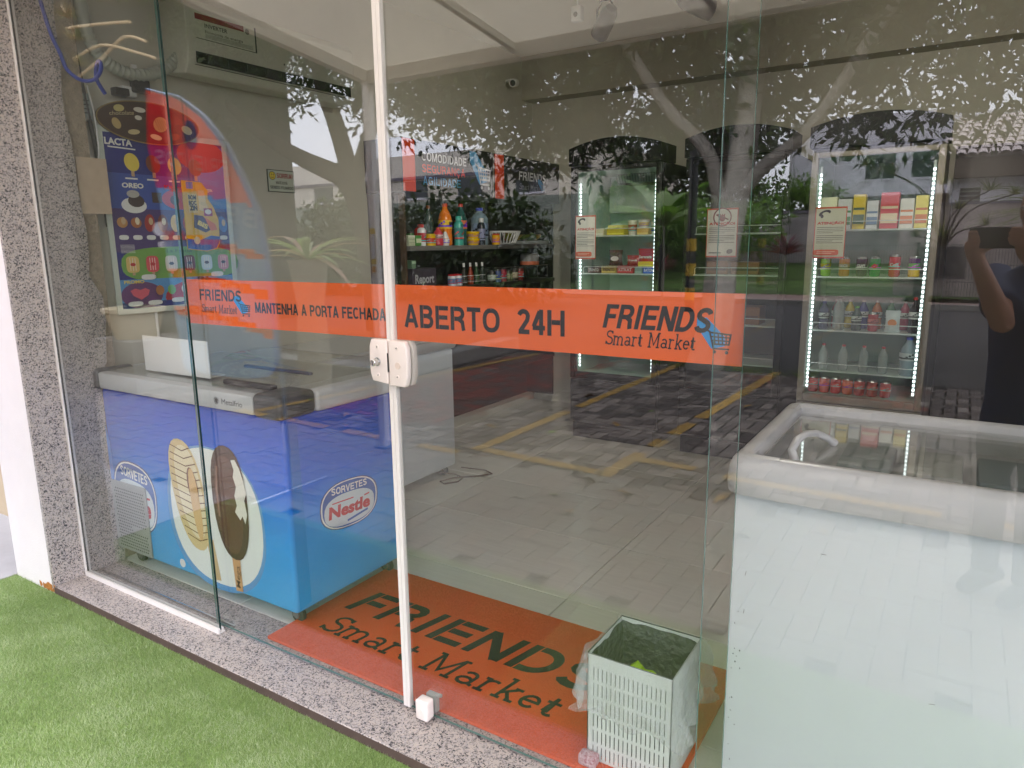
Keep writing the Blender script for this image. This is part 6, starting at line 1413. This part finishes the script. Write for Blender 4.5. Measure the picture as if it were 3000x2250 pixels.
tree('shade_tree', 'dark-trunked tree standing behind the pale-trunked one', (-1.75, -9.6, 0), BARKD,
     [([(-1.8, -9.4, -.1), (-1.78, -9.4, 1.2), (-1.80, -9.4, 2.5), (-1.70, -9.5, 3.3), (-1.2, -9.6, 4.6)], [.16, .14, .13, .12, .07]), ([(-1.75, -9.4, 2.9), (-.9, -9.5, 3.5), (.5, -9.7, 4.2)], [.08, .07, .04])],
     [(-4.2, -10, 3.9, 2.4, 1.8, 1.3), (-.6, -10, 5.0, 3.0, 2, 1.5), (3.6, -9.5, 5.0, 2.4, 2, 1.3)], 600, 16, .19, .035, 8)
# background greenery across the street
def mass(name, label, cat, ells, ncl, per, L, wd, seed, mats, wts, kind=None, **kw):
    V, mi_ = leaves(ells, ncl, per, L, wd, seed, wts=wts, **kw); o = tri_mesh(name, V, mats, mi_, None); e = ells[0]
    return props(o, label, cat, None, kind)
mass('hedge', 'bright green hedge growing above the garden wall', 'hedge', [(-6.5, -22.2, 1.9, 3.4, 1.0, 1.1), (-4.6, -25.6, 2.9, 2.2, .8, .9), (-9.5, -22.5, 2.2, 2.2, 1, 1.4)], 800, 16, .22, .05, 21, LB_, (.45, .3, .25))
mass('hedge', 'dark bushes along the far pavement behind the fallen-leaf bed', 'bush', [(-10.5, -14.5, 1.2, 3.6, 1.0, 1.9), (-16, -15.5, 1.2, 2.6, 1.0, 1.9)], 700, 15, .26, .06, 23, LF, (.6, .2, .1, .1))
mass('hedge', 'dark tall greenery behind the hedge, left of the white house', 'hedge', [(-7.5, -25, 4.6, 3.4, 1.2, 2.2), (-12, -24.6, 4.2, 2.5, 1, 2.4)], 700, 15, .30, .07, 22, LF, (.5, .3, .15, .05))
def strap_plant(name, label, x, y, z0, n, L, wd, seed, mats, arch=.6, up=1.0, stem=0.):
    t = thing(name, label, 'plant', (x, y, z0)); rg = random.Random(seed)
    if stem:
        b = MB(); b.tube([(x, y, z0), (x+.02, y, z0+stem*.5), (x-.01, y, z0+stem)], [.03, .025, .02], n=6); b.build('stem', BARK, t)
    for i in range(n):
        a = i*2.399+rg.uniform(-.3, .3); el = rg.uniform(.2, 1.0)*up; l_ = L*rg.uniform(.7, 1.15); b = MB(); vs = []; K = 6
        for k in range(K+1):
            f = k/K; rr = l_*f*math.cos(el*(1-f*arch)); zz = l_*f*math.sin(el)-l_*arch*.75*f*f
            w_ = wd*math.sin(math.pi*min(.98, .12+f*.86))
            cx_, cy_ = x+math.cos(a)*rr, y+math.sin(a)*rr
            vs += [(cx_-math.sin(a)*w_, cy_+math.cos(a)*w_, z0+stem+zz), (cx_, cy_, z0+stem+zz-w_*.35), (cx_+math.sin(a)*w_, cy_-math.cos(a)*w_, z0+stem+zz)]
        b.add(vs, [(3*k+q, 3*k+q+1, 3*k+q+4, 3*k+q+3) for k in range(K) for q in (0, 1)], mats[i % len(mats)], True); b.build('leaf', None, t)
    return t
strap_plant('dracaena_plant', 'pale green strap-leaved plant mirrored above the band of the left door', -4.35, -3.6, 1.35, 26, .75, .035, 3, [leafm('strap_green', (.30, .42, .20)), leafm('strap_pale', (.46, .52, .34)), leafm('strap_pink', (.48, .30, .24))], .75, 1.1)
pp = thing('plant_stand', 'tall pale pot carrying the strap-leaved plant', 'plant pot', (-4.35, -3.6, -.05)); b = MB(); b.lathe([(.16, -.05), (.18, .3), (.14, .9), (.20, 1.33), (.22, 1.36), (.19, 1.36), (.16, 1.30), (.001, 1.30)], (-4.35, -3.6, 0), 18); b.build('pot', M('pale_pot', S(176, 168, 150), .8, noise=(8, .2)), pp)
pp = thing('plant_pot', 'round cream plant pot mirrored under the price poster', 'plant pot', (-6.5, -3.0, .2)); b = MB(); b.lathe([(.22, .50), (.30, .78), (.33, .80), (.33, .84), (.28, .84), (.26, .80), (.001, .78)], (-6.5, -3.0, 0), 20); b.build('pot', M('cream_pot', S(206, 190, 160), .8), pp); box1('plinth', M('kerb_concrete'), pp, -6.9, -6.1, -3.3, -2.7, -.2, .499)
strap_plant('potted_plant', 'small dark leafy plant growing in the round cream pot', -6.5, -3.0, .80, 14, .35, .04, 9, [LF[1], LF[2]], .5)
strap_plant('cordyline_plant', 'deep red cordyline in front of the garden wall', -3.2, -21.2, .35, 44, .85, .05, 4, [leafm('cordyline_red', (.20, .02, .05)), leafm('cordyline_dark', (.09, .02, .035))], .3, 1.5, .7)
strap_plant('cordyline_plant', 'small pinkish red cordyline beside the striped lamp foot', -6.9, -20.6, .25, 30, .7, .05, 14, [leafm('cordyline_pink', (.34, .06, .10)), leafm('cordyline_dark2', (.10, .02, .035))], .3, 1.5, .3)
strap_plant('banana_plant', 'banana plant with broad arching leaves left of the lamp pole', -4.9, -16.0+.6, .0, 13, 1.9, .24, 6, [LB_[0], LB_[1], LB_[0]], .5, 1.35, 1.9)
strap_plant('palm', 'feathery palm plant at the far right edge of the street', 2.6, -10.6, -.05, 60, 1.4, .02, 31, [leafm('palm_yellowgreen', (.28, .32, .12)), leafm('palm_green', (.16, .22, .08))], .8, 1.2, 1.7)
dp = thing('tall_planter', 'tall dark square planter standing near the street', 'planter', (1.2, -7.0, -.05))
b = MB(); b.box(.99, 1.42, -7.2, -6.8, 1.10, 1.415); b.build('trough', M('planter_dark', S(62, 58, 60), .6), dp); b = MB(); b.box(1.0, 1.12, -7.1, -6.95, -.05, 1.099); b.build('leg', M('planter_dark'), dp)
def tuft(x, y, z, r, n, seed, mats, par, name='foliage'):
    rg = np.random.default_rng(seed); d = rg.normal(size=(n, 3)); d[:, 2] = np.abs(d[:, 2])*.8; d /= np.linalg.norm(d, axis=1)[:, None]; c = np.array([x, y, z]); s_ = np.cross(d, [0, 0, 1.01]); s_ /= np.linalg.norm(s_, axis=1)[:, None]
    ln = r*rg.uniform(.6, 1.1, (n, 1)); V = np.zeros((n, 3, 3)); V[:, 0] = c+s_*r*.03; V[:, 1] = c-s_*r*.03; V[:, 2] = c+d*ln; V[:, 2, 2] -= ln[:, 0]*.1
    return tri_mesh(name, V, mats, rg.integers(0, len(mats), n), par)
dt = thing('spiky_plant', 'branching plant with yellow-green spiky tufts in the tall dark planter', 'plant', (1.2, -7.0, 1.4)); GT = [leafm('tuft_yellow', (.34, .34, .10)), leafm('tuft_green', (.12, .16, .05))]
for i, (dx, dy, dz, r) in enumerate(((-.12, 0, .22, .22), (-.05, .1, .62, .24), (-.75, 0, .85, .20), (-.5, .1, .75, .18), (.35, 0, .55, .24), (.1, 0, .38, .2), (.35, -.1, .22, .18), (-.25, 0, .12, .2), (.55, .1, .5, .18), (.0, .1, .12, .22))):
    b = MB(); limb(b, [(1.2, -7, 1.38), (1.2+dx*.35, -7+dy*.5, 1.4+dz*.7), (1.2+dx, -7+dy, 1.4+dz)], [.012, .009, .006], BARKD); b.build('branch', None, dt); tuft(1.2+dx, -7+dy, 1.4+dz, r, 70, 40+i, GT, dt)
rf_ = thing('flower_spray', 'small red flower cluster high in the shade tree', 'flower', (-.75, -8.5, 2.95)); tuft(-.70, -8.5, 2.93, .13, 60, 77, [M('red_petal', S(206, 30, 50), .6), M('coral_petal', S(226, 110, 90), .6)], rf_, 'petals')
# grass tufts at the lot edge
V = []
for i in range(60):
    rg = random.Random(i); x, y = rg.uniform(-2.0, .1), rg.uniform(-7.2, -6.9)
    for k in range(16):
        a = rg.uniform(0, 6.28); l_ = rg.uniform(.05, .15); V.append([(x, y, -.05), (x+.006, y+.004, -.05), (x+math.cos(a)*l_*.7, y+math.sin(a)*l_*.7, -.05+l_*.7)])
tri_mesh('grass_tufts', np.array(V), [leafm('tuft_grass', (.16, .22, .08))], np.zeros(len(V)), None, kind='stuff', label='ragged grass tufts between the pavers and the asphalt', cat='grass')
# hanging air plants mirrored at the top left
ap = thing('hanging_air_plant', 'straggly dried air plant hanging at the top left, mirrored over the granite jamb', 'plant', (-4.9, -2.1, 3.4)); ST = M('dry_straw', S(206, 180, 140), .9); SG = [M('dry_straw'), leafm('air_green', (.22, .24, .10)), M('dry_dark', S(90, 84, 50), .9)]
for i, (x, z, r) in enumerate(((-5.45, 3.50, .20), (-5.35, 3.30, .18), (-5.30, 3.08, .16), (-4.95, 3.55, .25), (-4.6, 3.5, .25), (-5.15, 2.95, .10))): tuft(x, -2.1, z, r, 90, 60+i, SG, ap)
for pts in ([(-5.45, -2.1, 3.40), (-5.0, -2.1, 3.36), (-4.5, -2.1, 3.30)], [(-5.40, -2.1, 3.14), (-4.95, -2.1, 3.19), (-4.45, -2.1, 3.06), (-4.2, -2.1, 2.98)], [(-5.35, -2.1, 2.99), (-4.95, -2.1, 3.09), (-4.6, -2.1, 3.2), (-4.3, -2.1, 3.12)]):
    b = MB(); limb(b, pts, [.012]*len(pts), ST); b.build('dry_stalk', None, ap)

# ================================================================== the photographer
pe = thing('person', 'person in navy t-shirt and dark trousers photographing the shop with a phone', 'person', (1.78, -2.12, -.03))
SKIN = M('skin', S(196, 146, 122), .5, noise=(14, .10)); 
C_ = CAMP
def rel(r, u, f): return C_+CR*r+CU*u+CF*f
facing = Vector((CF.x, CF.y, 0)).normalized(); side = Vector((facing.y, -facing.x, 0))      # to the person's right
hd = Vector((1.66, -2.00, 1.60))
neck = hd-ZA*.20-facing*.03; chest = neck-ZA*.14-facing*.03
shL, shR = chest-side*.19+ZA*.06, chest+side*.19+ZA*.06
elL = Vector((1.56, -1.80, 1.17)); elR = chest+side*.27-ZA*.20+facing*.10
haL = rel(-.002, -.062, -.034); haR = rel(.172, -.050, -.034)
hip = chest-ZA*.50+facing*.01
b = MB()
def el(c_, rx, ry, rz, n=14):
    pr = [(max(.001, math.sin(math.pi*i/10)), -math.cos(math.pi*i/10)) for i in range(11)]; q = MB(); q.lathe(pr, (0, 0, 0), n, None)
    yaw = math.atan2(facing.y, facing.x)-math.pi/2; m_ = Matrix.Rotation(yaw, 3, 'Z'); b.add([tuple(m_ @ Vector((x*rx, y*ry, z*rz))+c_) for x, y, z in q.v], q.f, None, True)
el(hd+ZA*.015, .076, .095, .115); el(hd+facing*.02-ZA*.07, .055, .065, .055); el(hd+facing*.100-ZA*.012, .013, .020, .022)      # skull, jaw, nose
for s_ in (-1, 1): el(hd+side*s_*.078-ZA*.005, .010, .018, .030)
el(hd+facing*.088-ZA*.052, .024, .010, .006)                                                         # lips
def limbs(pts, rs, n=12): b.tube(pts, rs, n=n)
limbs([neck-ZA*.08, neck, hd-ZA*.06], [.062, .056, .055])
for sh, e_, h in ((shL, elL, haL), (shR, elR, haR)):
    limbs([sh, sh.lerp(e_, .5), e_], [.052, .047, .041]); w_ = e_.lerp(h, .86); limbs([e_, e_.lerp(w_, .3), w_], [.042, .043, .028]); limbs([w_, h], [.028, .030])
def hand(h, sgn):
    # palm behind the phone's short edge, fingers on the back, thumb in front below
    up_ = CU; out_ = CR*sgn
    palm0 = h; palm1 = h+up_*.045+out_*.004
    b.tube([palm0-up_*.01, palm0+up_*.02, palm1], [.028, .033, .028], n=10)
    for k in range(4):
        base = palm0+up_*(.012+.017*k)-CF*.004+out_*(-.004)
        j1 = base+CF*.022-out_*(-.008)+up_*.012; j2 = j1+CF*.010-out_*.022+up_*.006; j3 = j2-out_*.020-up_*.002
        s_ = (.95, 1.05, 1.0, .85)[k]
        b.tube([base, j1, base.lerp(j1, 1)+(j2-j1)*s_, j1+(j2-j1)*s_+(j3-j2)*s_], [.0095, .0092, .0085, .0072], n=8)
    t0 = palm0+up_*.005-out_*.006; t1 = t0-out_*.028-CF*.014+up_*.004; t2 = t1-out_*.022+up_*.012
    b.tube([t0, t1, t2], [.012, .011, .0085], n=8)
hand(haL, -1); hand(haR, 1)
o = b.build('body', SKIN, pe); rm = o.modifiers.new('fuse', 'REMESH'); rm.mode = 'VOXEL'; rm.voxel_size = .0055; rm.use_smooth_shade = True
sm = o.modifiers.new('soft', 'SMOOTH'); sm.factor = .5; sm.iterations = 3
for s_ in (-1, 1):
    b = MB(); c_ = hd+side*s_*.031+facing*.083+ZA*.012; b.lathe([(.001, -.010), (.008, -.006), (.0105, 0), (.008, .006), (.001, .010)], c_, 10); b.build('eye', PC(236, 232, 226), pe)
    b = MB(); c_ = c_+facing*.0085; b.lathe([(.001, -.004), (.004, 0), (.001, .004)], c_, 8); b.build('iris', PC(50, 36, 28), pe)
b = MB(); pr = [(max(.001, math.sin(math.pi*i/10)), -math.cos(math.pi*i/10)) for i in range(4, 11)]; q = MB(); q.lathe(pr, (0, 0, 0), 20, None, caps=False)
b.add([tuple(Vector((x*.083, y*.098, z*.118))+hd+ZA*.022-facing*.012) for x, y, z in q.v], q.f, None, True)
ho = b.build('hair', M('dark_hair', S(40, 30, 26), .7, bump=(90, 1, .01)), pe); ho.modifiers.new('t', 'SOLIDIFY').thickness = .012
NAVYC = M('navy_cloth', S(62, 76, 110), .85, noise=(30, .15), bump=(12, .5, .02)); TRO = M('dark_trousers', S(46, 46, 50), .85, bump=(10, .5, .02))
b = MB()
def tors(secs):
    vs = []; n = 18
    for c_, rx, ry in secs:
        for k in range(n):
            a = 2*math.pi*k/n; vs.append(c_+side*math.cos(a)*rx+facing*math.sin(a)*ry)
    b.add(vs, [(i*n+k, i*n+(k+1) % n, (i+1)*n+(k+1) % n, (i+1)*n+k) for i in range(len(secs)-1) for k in range(n)]+[tuple(range(n-1, -1, -1)), tuple(range((len(secs)-1)*n, len(secs)*n))], None, True)
tors([(hip-ZA*.08, .175, .125), (hip+ZA*.08, .160, .120), (hip+ZA*.25, .165, .125), (chest-ZA*.08, .190, .130), (chest+ZA*.03, .195, .115), (chest+ZA*.10, .14, .085), (neck-ZA*.005, .068, .066)])
for sh, e_ in ((shL, elL), (shR, elR)): b.tube([sh-(e_-sh)*.1, sh.lerp(e_, .3), sh.lerp(e_, .62)], [.070, .068, .072], n=14)
o = b.build('t_shirt', NAVYC, pe); rm = o.modifiers.new('fuse', 'REMESH'); rm.mode = 'VOXEL'; rm.voxel_size = .012; rm.use_smooth_shade = True
b = MB(); tors([(hip-ZA*.12, .17, .12), (hip-ZA*.03, .168, .122), (hip+ZA*.0, .16, .118)]); fx = Vector((pe.location.x, pe.location.y, 0))
for s_ in (-1, 1):
    h0 = hip-ZA*.08+side*s_*.085; kn = Vector((h0.x, h0.y, .50))+facing*.02; an = Vector((h0.x, h0.y, .05))
    b.tube([h0, h0.lerp(kn, .5), kn, kn.lerp(an, .45), an], [.092, .082, .062, .060, .050], n=14)
o = b.build('trousers', TRO, pe); rm = o.modifiers.new('fuse', 'REMESH'); rm.mode = 'VOXEL'; rm.voxel_size = .014; rm.use_smooth_shade = True
for s_ in (-1, 1):
    h0 = hip+side*s_*.085; b = MB(); c_ = Vector((h0.x, h0.y, -.03)); b.tube([c_-facing*.09+ZA*.045, c_+ZA*.05, c_+facing*.10+ZA*.032, c_+facing*.155+ZA*.026], [.040, .046, .040, .024], n=12); b.build('shoe', M('black_shoe', S(40, 40, 44), .5), pe)
ph_ = thing('phone', 'dark smartphone held sideways by the photographer', 'phone', tuple(rel(.075, 0, -.02)))
b = MB(); b.bbox(-.078, .078, -.038, .038, -.0045, .0045, .003, None, 2); mrot = Matrix((CR, CU, -CF)).transposed()
b.v = [tuple(mrot @ Vector(v)+rel(.070, -.004, -.020)) for v in b.v]; b.build('case', M('phone_case', S(40, 46, 48), .35), ph_)
b = MB()
for k in range(3): b.lathe([(.001, 0), (.0075, 0), (.0075, .0015), (.001, .0015)], (-.064+0*k, .024-.020*k, -.0046), 14)
b.v = [tuple(mrot @ Vector((x, y, z-.0015))+rel(.070, -.004, -.020)) for x, y, z in b.v]; b.build('camera_lens', BLACKP, ph_)
